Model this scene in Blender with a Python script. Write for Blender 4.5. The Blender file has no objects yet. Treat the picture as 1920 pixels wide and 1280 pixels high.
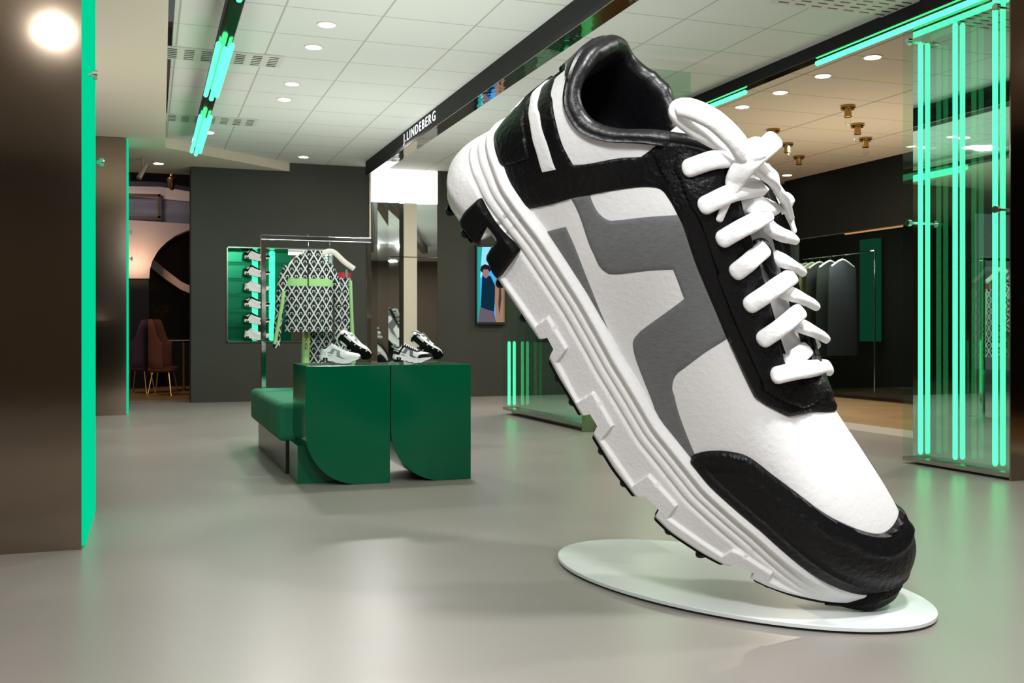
import bpy, bmesh, math, random
import numpy as np
from mathutils import Vector, Matrix
from mathutils.bvhtree import BVHTree
from mathutils.geometry import delaunay_2d_cdt
random.seed(7)
PI = math.pi
C = bpy.context.scene.collection
# ------------------------------------------------------------------ camera
FPX, CX, HY, CAMH, YAW = 1926.0, 960.0, 622.0, 1.2, math.radians(19.6)
FW = np.array([math.sin(YAW), math.cos(YAW), 0.0]); RT = np.array([math.cos(YAW), -math.sin(YAW), 0.0]); UP = np.array([0, 0, 1.0])
CAM = np.array([0, 0, CAMH])
cd = bpy.data.cameras.new('camera'); cam = bpy.data.objects.new('camera', cd); C.objects.link(cam)
cam.location = CAM; cam.rotation_euler = (PI/2, 0, -YAW)
cd.sensor_width = 36; cd.lens = 36*FPX/1920; cd.shift_y = -18/1920; cd.clip_end = 200; cd.clip_start = .05
bpy.context.scene.camera = cam
def at(px, py, d): return CAM + d*(FW + RT*(px-CX)/FPX + UP*(HY-py)/FPX)
def fl(px, py, z=0.0): return at(px, py, (CAMH-z)*FPX/(py-HY))
def ony(px, py, Y):
    r = FW + RT*(px-CX)/FPX + UP*(HY-py)/FPX; return CAM + r*(Y/r[1])
def onx(px, py, X):
    r = FW + RT*(px-CX)/FPX + UP*(HY-py)/FPX; return CAM + r*(X/r[0])
def onz(px, py, z): return at(px, py, (z-CAMH)*FPX/(HY-py))
# ------------------------------------------------------------------ view, world, lights
sc = bpy.context.scene
sc.view_settings.view_transform = 'Standard'; sc.view_settings.look = 'None'
sc.view_settings.gamma = 1; sc.view_settings.use_curve_mapping = False; sc.view_settings.exposure = 0.08
sc.cycles.use_denoising = True; sc.cycles.max_bounces = 8; sc.cycles.glossy_bounces = 5; sc.cycles.diffuse_bounces = 4
sc.cycles.transmission_bounces = 6; sc.cycles.transparent_max_bounces = 12
sc.cycles.caustics_reflective = False; sc.cycles.caustics_refractive = False; sc.cycles.sample_clamp_indirect = 4
wd = bpy.data.worlds.new('world'); sc.world = wd; wd.use_nodes = True
wd.node_tree.nodes['Background'].inputs[0].default_value = (.75, .8, .78, 1); wd.node_tree.nodes['Background'].inputs[1].default_value = .12
def area(name, loc, size, power, col=(1, .96, .9), target=None, size_y=None, spread=None):
    d = bpy.data.lights.new(name, 'AREA'); d.energy = power; d.color = col; d.size = size
    if size_y: d.shape = 'RECTANGLE'; d.size_y = size_y
    if spread: d.spread = spread
    o = bpy.data.objects.new(name, d); C.objects.link(o); o.location = loc
    if target is not None: o.rotation_euler = (Vector(target)-Vector(loc)).to_track_quat('-Z', 'Y').to_euler()
    return o
def lamp(x, y, z, power, tx, ty, tz=0, col=(1, .97, .93), r=.16):
    o = area('ceiling_or_fill_lamp', (x, y, z), r*2, power, col, (tx, ty, tz)); o.data.shape = 'DISK'; return o
lamp(2.5, 2.1, 4.1, 155, 2.3, 4.6, .6, col=(.98, .99, 1), r=.16)
lamp(.5, .8, 3.6, 120, 1.9, 4.4, 1.4, col=(.98, .99, 1), r=.3)
lamp(6.2, 3.4, 4.08, 130, 2.4, 4.6, .6, r=.22)
for x, y, p in ((2.6, 9.0, 70), (1.4, 12.2, 90), (3.2, 15.0, 90), (5.6, 14.8, 65), (.6, 15.5, 50), (-.8, 1.95, 30), (-3.5, -3.0, 90), (1.5, -3.5, 90), (5.0, -3.0, 80)): lamp(x, y, 3.97, p, x, y, r=.09 if x == -.8 else .16)
for x, y, p in ((9.2, 9.5, 110), (9.6, 13.5, 110), (8.5, 16.3, 80), (9.0, 5.0, 70)): lamp(x, y, 4.1, p, x, y, col=(1, .88, .70))
area('ceiling_fill', (2.2, 8.5, 1.35), 2.4, 80, (.95, 1, .97), (2.2, 8.5, 9))  # this and the next four: unseen upward fills added to brighten the ceilings
area('ceiling_fill', (3.0, 13.5, 1.35), 2.6, 95, (.96, 1, .95), (3, 13.5, 9))
area('ceiling_fill', (9.6, 12.0, 1.35), 2.6, 85, (1, .90, .72), (9.6, 12.0, 9))
area('ceiling_fill', (-1.0, 4.5, 2.2), 1.2, 45, (1, .95, .88), (-1.0, 4.5, 9))
area('ceiling_fill', (-1.5, 11.5, 1.35), 1.6, 50, (1, .95, .85), (-1.5, 11.5, 9))
# ------------------------------------------------------------------ helpers
def tag(o, label=None, cat=None, group=None, kind=None):
    if label: o['label'] = label
    if cat: o['category'] = cat
    if group: o['group'] = group
    if kind: o['kind'] = kind
    return o
def empty(name, loc=(0, 0, 0), rz=0, label=None, cat=None, group=None):
    o = bpy.data.objects.new(name, None); C.objects.link(o); o.location = loc; o.rotation_euler = (0, 0, rz); o.empty_display_size = .1
    return tag(o, label, cat, group)
class MB:
    def __init__(s): s.v = []; s.f = []
    def add(s, vs, fs):
        n = len(s.v); s.v += [tuple(float(c) for c in v) for v in vs]; s.f += [tuple(i+n for i in f) for f in fs]; return s
    def box(s, a, b):
        x0, y0, z0 = [min(p, q) for p, q in zip(a, b)]; x1, y1, z1 = [max(p, q) for p, q in zip(a, b)]
        return s.add([(x0,y0,z0),(x1,y0,z0),(x1,y1,z0),(x0,y1,z0),(x0,y0,z1),(x1,y0,z1),(x1,y1,z1),(x0,y1,z1)],
                     [(0,3,2,1),(4,5,6,7),(0,1,5,4),(1,2,6,5),(2,3,7,6),(3,0,4,7)])
    def quad(s, a, b, c, d): return s.add([a, b, c, d], [(0, 1, 2, 3)])
    def prism(s, poly, vec):  # poly: 3D points, extruded by vec
        n = len(poly); vec = np.array(vec, float); P = [np.array(p, float) for p in poly]
        return s.add(P+[p+vec for p in P], [tuple(range(n))[::-1], tuple(range(n, 2*n))]+[(i, (i+1) % n, n+(i+1) % n, n+i) for i in range(n)])
    def tube(s, pts, r, n=10, r2=None, closed=False, cap=True, up=None, sq=1.0):
        P = [np.array(p, float) for p in pts]; m = len(P)
        rr = r if hasattr(r, '__len__') else [r]*m; r2 = r2 if r2 is not None else rr
        r2 = r2 if hasattr(r2, '__len__') else [r2]*m
        vs = []; nrm = None
        for i in range(m):
            t = (P[(i+1) % m]-P[i-1]) if closed or 0 < i < m-1 else (P[1]-P[0] if i == 0 else P[-1]-P[-2])
            t = t/(np.linalg.norm(t)+1e-9)
            if up is not None: nrm = np.array(up[i] if hasattr(up[0], '__len__') else up, float)
            elif nrm is None: nrm = np.array((0, 0, 1.)) if abs(t[2]) < .9 else np.array((1., 0, 0))
            nrm = nrm-t*np.dot(nrm, t); nrm /= (np.linalg.norm(nrm)+1e-9); b = np.cross(t, nrm)
            for k in range(n):
                a = 2*PI*k/n; ca, sa = math.cos(a), math.sin(a); vs.append(P[i]+b*math.copysign(abs(ca)**sq, ca)*rr[i]+nrm*math.copysign(abs(sa)**sq, sa)*r2[i])
        fs = []
        for i in range(m if closed else m-1):
            j = (i+1) % m
            for k in range(n): fs.append((i*n+k, i*n+(k+1) % n, j*n+(k+1) % n, j*n+k))
        if cap and not closed: fs += [tuple(range(n))[::-1], tuple(range((m-1)*n, m*n))]
        return s.add(vs, fs)
    def lathe(s, prof, c=(0, 0, 0), n=24, axis='z'):
        vs = []
        for r, z in prof:
            for k in range(n):
                a = 2*PI*k/n; p = (r*math.cos(a), r*math.sin(a), z)
                if axis == 'x': p = (p[2], p[0], p[1])
                if axis == 'y': p = (p[1], p[2], p[0])
                vs.append((c[0]+p[0], c[1]+p[1], c[2]+p[2]))
        m = len(prof); fs = [(i*n+k, i*n+(k+1) % n, (i+1)*n+(k+1) % n, (i+1)*n+k) for i in range(m-1) for k in range(n)]
        fs += [tuple(range(n))[::-1], tuple(range((m-1)*n, m*n))]
        return s.add(vs, fs)
    def grid(s, G, close_u=False):  # G[i][j] points
        m = len(G); n = len(G[0]); vs = [p for r in G for p in r]
        return s.add(vs, [(i*n+j, i*n+j+1, ((i+1) % m)*n+j+1, ((i+1) % m)*n+j) for i in range(m if close_u else m-1) for j in range(n-1)])
    def build(s, name, mat, parent=None, smooth=False, bevel=0, sub=0, org=None, weld=0):
        me = bpy.data.meshes.new(name); me.from_pydata(s.v, [], s.f)
        bm = bmesh.new(); bm.from_mesh(me)
        if weld: bmesh.ops.remove_doubles(bm, verts=bm.verts, dist=weld)
        bmesh.ops.recalc_face_normals(bm, faces=bm.faces)
        if org is not None: bmesh.ops.translate(bm, verts=bm.verts, vec=-Vector(org))
        bm.to_mesh(me); bm.free()
        me.materials.append(mat)
        if smooth:
            me.polygons.foreach_set('use_smooth', [True]*len(me.polygons))
            if smooth != 'all':
                try: me.set_sharp_from_angle(angle=math.radians(40))
                except Exception: pass
        o = bpy.data.objects.new(name, me); C.objects.link(o)
        if parent is not None: o.parent = parent
        elif org is not None: o.location = org
        if bevel:
            b = o.modifiers.new('bevel', 'BEVEL'); b.width = bevel; b.segments = 3; b.limit_method = 'ANGLE'; b.angle_limit = math.radians(40)
        if sub:
            b = o.modifiers.new('subd', 'SUBSURF'); b.levels = sub; b.render_levels = sub
        return o
def part(mb, name, mat, parent, **k): return mb.build(name, mat, parent, org=tuple(parent.matrix_basis.translation) if parent.parent is None else None, **k)
def copy_tree(o, parent=None):
    c = o.copy(); C.objects.link(c); c.parent = parent
    for ch in [x for x in bpy.data.objects if x.parent == o]: copy_tree(ch, c)
    return c
def catmull(P, n=8, closed=False):
    P = [np.array(p, float) for p in P]; m = len(P); out = []
    for i in range(m if closed else m-1):
        p1, p2 = P[i], P[(i+1) % m]
        p0 = P[i-1] if (i > 0 or closed) else 2*p1-p2
        p3 = P[(i+2) % m] if (i+2 < m or closed) else 2*p2-p1
        for k in range(n):
            t = k/n; out.append(.5*(2*p1+(p2-p0)*t+(2*p0-5*p1+4*p2-p3)*t*t+(3*p1-p0-3*p2+p3)*t**3))
    if not closed: out.append(P[-1])
    return out
# ------------------------------------------------------------------ materials
MATS = {}
def mat(name, col=(.5, .5, .5), rough=.5, metal=0, noise=None, bump=None, emit=None, trans=0, ior=1.45, coat=0, spec=.5, sheen=0, aniso=0):
    """noise=(scale, amount): mottles the colour; bump=(scale, strength)"""
    m = bpy.data.materials.new(name); m.use_nodes = True; nt = m.node_tree; b = nt.nodes['Principled BSDF']; MATS[name] = m
    b.inputs['Base Color'].default_value = (*col, 1); b.inputs['Roughness'].default_value = rough; b.inputs['Metallic'].default_value = metal
    b.inputs['IOR'].default_value = ior; b.inputs['Transmission Weight'].default_value = trans; b.inputs['Coat Weight'].default_value = coat
    b.inputs['Specular IOR Level'].default_value = spec; b.inputs['Sheen Weight'].default_value = sheen
    if aniso: b.inputs['Anisotropic'].default_value = aniso
    if emit: b.inputs['Emission Color'].default_value = (*emit[0], 1); b.inputs['Emission Strength'].default_value = emit[1]
    tc = nt.nodes.new('ShaderNodeTexCoord')
    if noise:
        n = nt.nodes.new('ShaderNodeTexNoise'); n.inputs['Scale'].default_value = noise[0]; n.inputs['Detail'].default_value = 5
        nt.links.new(tc.outputs['Object'], n.inputs['Vector'])
        mp = nt.nodes.new('ShaderNodeMapRange'); mp.inputs[1].default_value = .3; mp.inputs[2].default_value = .7
        mp.inputs[3].default_value = 1-noise[1]; mp.inputs[4].default_value = 1+noise[1]
        nt.links.new(n.outputs[0], mp.inputs[0])
        mx = nt.nodes.new('ShaderNodeVectorMath'); mx.operation = 'SCALE'; mx.inputs[0].default_value = col
        nt.links.new(mp.outputs[0], mx.inputs['Scale']); nt.links.new(mx.outputs[0], b.inputs['Base Color'])
    if bump:
        n = nt.nodes.new('ShaderNodeTexNoise'); n.inputs['Scale'].default_value = bump[0]; n.inputs['Detail'].default_value = 4
        nt.links.new(tc.outputs['Object'], n.inputs['Vector'])
        bp = nt.nodes.new('ShaderNodeBump'); bp.inputs['Strength'].default_value = bump[1]; bp.inputs['Distance'].default_value = .01
        nt.links.new(n.outputs[0], bp.inputs['Height']); nt.links.new(bp.outputs[0], b.inputs['Normal'])
    return m
def emis(name, col, st, back=None):
    m = bpy.data.materials.new(name); m.use_nodes = True; nt = m.node_tree
    nt.nodes.remove(nt.nodes['Principled BSDF']); e = nt.nodes.new('ShaderNodeEmission'); e.inputs[0].default_value = (*col, 1); e.inputs[1].default_value = st
    nt.links.new(e.outputs[0], nt.nodes['Material Output'].inputs[0]); MATS[name] = m; return m
# ================================================================== the giant sneaker
M_rub = mat('white_foam', (.80, .80, .80), .55, bump=(60, .25), noise=(3, .02))
M_up = mat('white_leather', (.79, .79, .79), .5, bump=(45, .22), noise=(2.5, .03))
M_stripe = mat('white_stripe', (.80, .80, .80), .5, bump=(70, .2))
M_blk = mat('black_leather', (.0035, .0035, .004), .40, bump=(38, .7), spec=.25)
M_blk2 = mat('black_rubber', (.003, .003, .0035), .5, bump=(60, .4), spec=.2)
M_lin = mat('black_lining', (.0035, .0035, .0045), .38, bump=(30, .35), spec=.42)
M_tng = mat('white_tongue', (.74, .74, .745), .6, bump=(30, .4))
M_lace = mat('white_lace', (.86, .86, .86), .6, bump=(30, .5))
def weave(name, c1, c2):
    m = mat(name, c1, .7); nt = m.node_tree; b = nt.nodes['Principled BSDF']; tc = nt.nodes['Texture Coordinate']
    w = nt.nodes.new('ShaderNodeTexNoise'); w.inputs['Scale'].default_value = 28; w.inputs['Detail'].default_value = 8; w.inputs['Roughness'].default_value = .75
    mp = nt.nodes.new('ShaderNodeMapping'); mp.inputs['Rotation'].default_value = (0, .3, 0); mp.inputs['Scale'].default_value = (1, 1, 9)
    nt.links.new(tc.outputs['Object'], mp.inputs[0]); nt.links.new(mp.outputs[0], w.inputs[0])
    mx = nt.nodes.new('ShaderNodeMix'); mx.data_type = 'RGBA'; mx.inputs[6].default_value = (*c1, 1); mx.inputs[7].default_value = (*c2, 1)
    nt.links.new(w.outputs[0], mx.inputs[0]); nt.links.new(mx.outputs[2], b.inputs['Base Color'])
    return m
M_gry = weave('grey_mesh_fabric', (.04, .043, .046), (.25, .255, .26))
TH, AL = math.radians(47), math.radians(38)
def wv(a): return RT*a[0]+UP*a[1]-FW*a[2]
Lc, Tc, Wc = (math.cos(TH), -math.sin(TH), 0), (math.cos(AL)*math.sin(TH), math.cos(AL)*math.cos(TH), math.sin(AL)), (-math.sin(AL)*math.sin(TH), -math.sin(AL)*math.cos(TH), math.cos(AL))
SL, ST, SW = wv(Lc), wv(Tc), wv(Wc)
SK = .9757
def sstep(x): x = np.clip(x, 0, 1); return x*x*(3-2*x)
SO = at(905, 340, 4.65) - CAM
def shw(s, v, w): return CAM+SK*(SO+s*SL+v*ST+w*SW)
_dfs = np.array([(-.1, 0), (0, .02), (.1, .05), (.2, .08), (.28, .05), (.35, -.03), (.42, -.13), (.5, -.13), (.6, -.10), (.75, -.05), (.95, 0)])
def shv(P):
    P = np.array(P, float); dv = np.interp(P[..., 0], _dfs[:, 0], _dfs[:, 1])
    P[..., 1] += dv*np.clip(-P[..., 2]/.2, 0, 1)*sstep((P[..., 1]-.4)/.25)
    P[..., 1] -= .075*sstep((P[..., 0]-1.6)/.3)*np.clip(-P[..., 2]/.2, 0, 1)*sstep((P[..., 1]-.22)/.2); return CAM+SK*(SO+P[..., 0:1]*SL+P[..., 1:2]*ST+P[..., 2:3]*SW)
def sv(px, py, w):
    r = FW+RT*(px-CX)/FPX+UP*(HY-py)/FPX
    x = np.linalg.solve(np.array([SL, ST, -r]).T, -(SO+w*SW)); return x[0], x[1]
FPP = [(-.10, 0), (-.095, .10), (-.06, .21), (.03, .29), (.22, .335), (.55, .33), (.95, .33), (1.35, .37), (1.75, .415), (2.05, .41), (2.26, .36), (2.43, .25), (2.515, .12), (2.53, 0)]
_ext = [(FPP[1][0], -FPP[1][1])]+FPP+[(FPP[-2][0], -FPP[-2][1])]
_cm = catmull(_ext, 40)[40:-40]; _cm = np.array(_cm[:len(_cm)])
_d = np.r_[0, np.cumsum(np.linalg.norm(np.diff(_cm, axis=0), axis=1))]; FLEN = _d[-1]; _d /= FLEN
def foot(p): p = np.asarray(p, float); return np.interp(p, _d, _cm[:, 0]), np.interp(p, _d, _cm[:, 1])
def footn(p):
    e = .004; a = np.clip(np.asarray(p)-e, 0, 1); b = np.clip(np.asarray(p)+e, 0, 1)
    s0, w0 = foot(a); s1, w1 = foot(b); t = np.stack([s1-s0, w1-w0], -1)
    t /= np.linalg.norm(t, axis=-1, keepdims=True)
    ns, nw = -t[..., 1], t[..., 0]
    ns = np.where(np.asarray(p) <= .0005, -1, np.where(np.asarray(p) >= .9995, 1, ns)); nw = np.where((np.asarray(p) <= .0005) | (np.asarray(p) >= .9995), 0, nw)
    return ns, nw
_pp = np.linspace(0, 1, 2001); _fs, _fw = foot(_pp)
def p_of_s(s): return np.interp(s, np.maximum.accumulate(_fs), _pp)
def hw(s): return np.interp(s, np.maximum.accumulate(_fs), _fw)
def table(px):
    out = []
    for x, y in px:
        w = .3
        for _ in range(12): s, v = sv(x, y, w); w = .5*w+.5*float(hw(s))
        out.append((s, v))
    return np.array(out)
_b = table([(896, 462), (942, 535), (1012, 637), (1047, 705), (1094, 784), (1152, 879), (1197, 937), (1255, 995), (1320, 1038), (1372, 1065), (1412, 1085), (1490, 1118), (1541, 1130), (1590, 1133)])
_b = np.vstack([[-.14, .06], [-.10, .0], [-.03, -.04], [.08, -.03], _b, [2.50, .10], [2.56, .13]])
_b = _b[np.argsort(_b[:, 0])]
_w = table([(986, 392), (1020, 436), (1095, 550), (1160, 667), (1237, 795), (1330, 910), (1430, 997), (1541, 1087)])
_w = np.vstack([[-.10, .33], [-.03, .335], [.04, .325], [.12, .30], _w, [2.40, .15], [2.47, .17], [2.56, .22]])
_w = _w[np.argsort(_w[:, 0])]
def smt(tab):
    x = np.linspace(tab[0, 0], tab[-1, 0], 600); y = np.interp(x, tab[:, 0], tab[:, 1]); k = np.hanning(25); k /= k.sum()
    y2 = np.convolve(np.pad(y, 12, mode='edge'), k, 'valid'); return x, y2
_bx, _by = smt(_b); _wx, _wy = smt(_w)
def vb(s): return np.interp(s, _bx, _by)
def vw(s): return np.interp(s, _wx, _wy)
NOT = [(.215, .275, .13, .02), (.70, .775, .055, .02), (1.075, 1.155, .055, .02), (1.50, 1.60, .055, .02), (1.955, 2.045, .05, .015)]
def vbn(s):
    s = np.asarray(s, float); o = np.zeros_like(s)
    for a, b, h, k in NOT: o = np.maximum(o, h*np.clip(np.minimum((s-a)/k, (b-s)/k)+.5, 0, 1))
    return vb(s)+o
_zz = table([(840, 300), (858, 345), (885, 378), (905, 372), (935, 425), (972, 470), (945, 516), (1009, 607), (1030, 590), (1066, 650), (1047, 675), (1086, 750), (1115, 732), (1152, 795), (1131, 820), (1190, 906), (1215, 881), (1272, 944), (1256, 967), (1357, 1037), (1377, 1022), (1450, 1070), (1446, 1083), (1520, 1118), (1600, 1126)])
_zz[:, 0] = np.maximum.accumulate(_zz[:, 0]+np.arange(len(_zz))*1e-4)
def vz(s): return np.minimum(np.interp(s, _zz[:, 0], _zz[:, 1]), vw(s)-.166*np.clip((2.2-s)/.3, 0, 1))
def sstep(x): x = np.clip(x, 0, 1); return x*x*(3-2*x)
def wall_pt(p, v, extra=0.0):
    """a point of the midsole's side wall at footprint parameter p and height v"""
    s, w = foot(p); ns, nw = footn(p); top = vw(s); bo = vb(s)
    d = top-v
    o = .012*np.exp(-((d-.028)/.022)**2)-.013*np.exp(-((d-.062)/.010)**2)+.0*d-.009*np.exp(-((d-.105)/.009)**2)-.010*np.exp(-((d-.150)/.010)**2)
    rim = sstep((vz(s)-v+.012)/.02)*sstep((s-.30)/.05); tp = sstep((2.35-s)/.3)*(1-rim); o = o*tp-.02*sstep((.03-d)/.03)
    heel = sstep((.25-s)/.3); o = o+heel*(.055*sstep((top-v)/.25)-.05*sstep((bo+.10-v)/.10))
    zt = vz(s)
    o = o+.016*sstep((zt-v)/.014)*sstep((s-.30)/.05)*sstep((2.3-s)/.2)
    o = o-.014*sstep((bo+.02-v)/.02)+.03*sstep((.2-(v-bo))/.3)*0
    o = o+extra
    return s+ns*o, v, w+nw*o
def both(G):
    """near half grid G[i][j] (i along p) -> closed loop with the mirrored far half"""
    G = np.asarray(G); Mr = G[1:-1][::-1].copy(); Mr[..., 2] *= -1; return np.concatenate([G, Mr])
shoe_base = fl(1590, 1134, .03)
shoe = empty('giant_sneaker', shoe_base, 0, 'giant white, black and grey sneaker sculpture standing on its toe on the white disc', 'sneaker sculpture')
ps = np.unique(np.r_[np.linspace(0, 1, 760), [p_of_s(x) for a, b, h, k in NOT for x in (a-k/2, a+k/2, b-k/2, b+k/2)]])
rows = []
for p in ps:
    s, w = foot(p); b0 = float(vbn(s)); b1 = float(vb(s)); t = float(vw(s)); ns, nw = footn(p)
    vs = np.linspace(b0, t, 100); P = [wall_pt(p, v) for v in vs]
    cs = .9; inn = [(s-ns*.06-(0), t-.004, w-nw*.06), (s-ns*.12, t-.05, w-nw*.12 if w > .13 else w*.5)]
    dp = min(.13, .9*w+.0); under = [(P[0][0]-ns*.02, b0, max(0, P[0][2]-nw*.02-.0)), (s-ns*dp, b0, max(0, w-nw*dp)), (s-ns*dp, b1, max(0, w-nw*dp)), (s-ns*dp, b1, 0)]
    if w < .02: under = [(s-ns*.02, b0, 0), (s-ns*.04, b0, 0), (s-ns*.04, b1, 0), (s-ns*.05, b1, 0)]
    rows.append([np.array(x, float) for x in (under[::-1]+P+inn)])
G = both(rows); mb = MB(); mb.grid(shv(G), close_u=True)
midsole = part(mb, 'midsole', M_rub, shoe, smooth=True, weld=.0005)
# ---- outsole plates, lugs, toe bumper
OS = [(-.02, .20), (.27, .70), (.78, 1.075), (1.155, 1.50), (1.60, 1.955), (2.05, 2.57)]
for a, b in OS:
    if a == .27: continue
    mb = MB(); ss = np.linspace(a, b, 46); G = []
    for i, s in enumerate(ss):
        w = max(.03, float(hw(min(s, 2.555)))-.006); v = float(vb(s))+.004
        if a < 0: w *= math.sqrt(max(.05, 1-((.20-s)/.22)**2*.75))
        k = min(i, len(ss)-1-i); th0 = float(np.interp(s, [2.0, 2.3], [.040, .016])); th = th0*min(1, (k+.3)/3.0) if k < 3 else th0
        wi = w-.01*(k < 2)
        G.append([(s, v, -wi), (s, v-th*.6, -wi-.002), (s, v-th, -wi+.02), (s, v-th, wi-.02), (s, v-th*.6, wi+.002), (s, v, wi), (s, v, 0), (s, v, -wi)])
    mb.grid(shv(np.array(G)))
    for e in (G[0], G[-1]): mb.add(shv(np.array(e[:6])), [tuple(range(6))])
    part(mb, 'outsole_tread', M_blk2, shoe, smooth=True)
mb = MB(); G = []
for s in np.linspace(-.0, 2.50, 80):
    w = max(.02, float(hw(min(s, 2.52)))-.135); v = float(vb(s)); G.append([(s, v+.01, -w), (s, v-.012, -w+.01), (s, v-.016, 0), (s, v-.012, w-.01), (s, v+.01, w)])
mb.grid(shv(np.array(G)))
part(mb, 'outsole_tread', M_blk2, shoe, smooth=True)
def lug(s, w, h=.035, r=.022):
    v = float(vb(s))-.016; P = []
    for dv, k in ((0, 1.15), (-h*.6, .95), (-h, .6)):
        for a in range(8): P.append((s+r*k*math.cos(PI*a/4), v+dv, w+r*k*math.sin(PI*a/4)))
    mb = MB(); mb.add(shv(np.array(P)), [(i*8+k, i*8+(k+1) % 8, (i+1)*8+(k+1) % 8, (i+1)*8+k) for i in range(2) for k in range(8)]+[tuple(range(16, 24))])
    part(mb, 'outsole_lug', M_blk2, shoe, smooth=True)
for s in (.02, .14, .40, .58, .88, 1.0, 1.25, 1.42, 1.70, 1.86, 2.12):
    W0 = float(hw(s))-.035
    for k in (-1, -.35, .35, 1): lug(s, W0*k, .045 if s == 1.86 else (.03 if s < 2.1 else .012), .024)
mb = MB(); G = []
for p in np.linspace(float(p_of_s(2.36)), 1, 60):
    s, w = foot(p); b0 = float(vb(s)); t = float(vw(s)); k = sstep((s-2.40)/.08); row = []
    lo = b0-.016; hi = b0+.0+(t+.02-b0)*float(k)
    for q in np.linspace(0, 1, 14):
        v = lo+(hi-lo)*q; e = .020*math.sin(min(1, q*6)*PI/2)*min(1, (1-q)*5+.1)+.018*(math.sin(q*9.5)**2)*float(k)
        row.append(wall_pt(p, v, e-.004+.02*float(k)))
    row = [(row[0][0]-.10, lo+.005, row[0][2]*.6)]+row+[(row[-1][0]-.06, hi+.002, row[-1][2]*.85)]
    G.append(row)
mb.grid(shv(both(G)[:]), close_u=False)
part(mb, 'toe_bumper', M_blk2, shoe, smooth=True, weld=.0005)
# ---- upper: spokes from the welt to the opening
KN = [(-.10, -.03, .86, 0), (-.06, -.02, .845, .12), (.0, .02, .80, .225), (.12, .09, .735, .295), (.22, .19, .715, .315), (.32, .29, .76, .305), (.45, .41, .865, .265), (.62, .575, .975, .22), (.80, .70, .985, .195), (1.0, .88, .885, .18), (1.3, 1.12, .755, .168), (1.6, 1.35, .63, .16), (1.85, 1.47, .575, .145), (2.1, 1.54, .55, .10), (2.35, 1.565, .545, .045), (2.53, 1.57, .545, 0)]
_kp = np.array([float(p_of_s(k[0])) for k in KN]); _kp[0] = 0; _kp[-1] = 1
_kc = catmull([(kp, *k[1:]) for kp, k in zip(_kp, KN)], 16); _kc = np.array(_kc); _kc[:, 0] = np.maximum.accumulate(_kc[:, 0])
def top(p): return np.stack([np.interp(p, _kc[:, 0], _kc[:, i]) for i in (1, 2, 3)], -1)
def S(p, r):
    """upper surface of the near half; p, r arrays"""
    p = np.asarray(p, float); r = np.asarray(r, float); s, w = foot(p); ns, nw = footn(p)
    B = np.stack([s-ns*.028, vw(s)-.015, w-nw*.028], -1); Cc = top(p); h = np.linalg.norm(Cc-B, axis=-1)[..., None]
    P1 = B+h*.36*np.stack([ns*.10+0*s, 1+0*s, nw*.10], -1)
    thr = sstep((p-p_of_s(.42))/(p_of_s(.85)-p_of_s(.42)))[..., None]; toe = sstep((p-p_of_s(1.75))/(1-p_of_s(1.75)))[..., None]
    d_col = np.stack([ns*.05, -1+0*s, nw*.16], -1); d_thr = np.stack([0*s, -.50+0*s, .86+0*s], -1); d_toe = np.stack([.985+0*s, -.17+0*s, 0*s], -1)
    d = d_col*(1-thr)+d_thr*thr; d = d*(1-toe)+d_toe*toe; d /= np.linalg.norm(d, axis=-1, keepdims=True)
    wz = np.where(p >= .9999, 0., 1.)[..., None]
    l2 = .36*(1-thr)+.34*thr; l2 = l2*(1-toe)+.52*toe
    P2 = Cc+h*l2*d
    P1 = P1*(1)+toe*h*np.array([.02, -.14, 0]); r = r[..., None]
    Q = B*(1-r)**3+3*P1*r*(1-r)**2+3*P2*r*r*(1-r)+Cc*r**3
    return Q
def SN(p, r):
    e = .004; p = np.asarray(p, float); r = np.asarray(r, float)
    a = S(np.clip(p+e, 0, 1), r)-S(np.clip(p-e, 0, 1), r); b = S(p, np.clip(r+e, 0, 1))-S(p, np.clip(r-e, 0, 1))
    n = np.cross(b, a); n /= (np.linalg.norm(n, axis=-1, keepdims=True)+1e-9)
    ns, nw = footn(p); sg = np.sign(n[..., 0]*ns+n[..., 2]*nw+n[..., 1]*.6); sg[sg == 0] = 1; n = n*sg[..., None]
    z = (p < .001) | (p > .999); n[z, 2] = 0; n /= (np.linalg.norm(n, axis=-1, keepdims=True)+1e-9)
    return n
NP, NR = 320, 44
gp = np.linspace(0, 1, NP); gr = np.linspace(0, 1, NR); PP, RR = np.meshgrid(gp, gr, indexing='ij')
US = S(PP, RR); mb = MB(); mb.grid(shv(both(US)), close_u=True)
part(mb, 'upper', M_up, shoe, smooth='all', weld=.0004)
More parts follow.
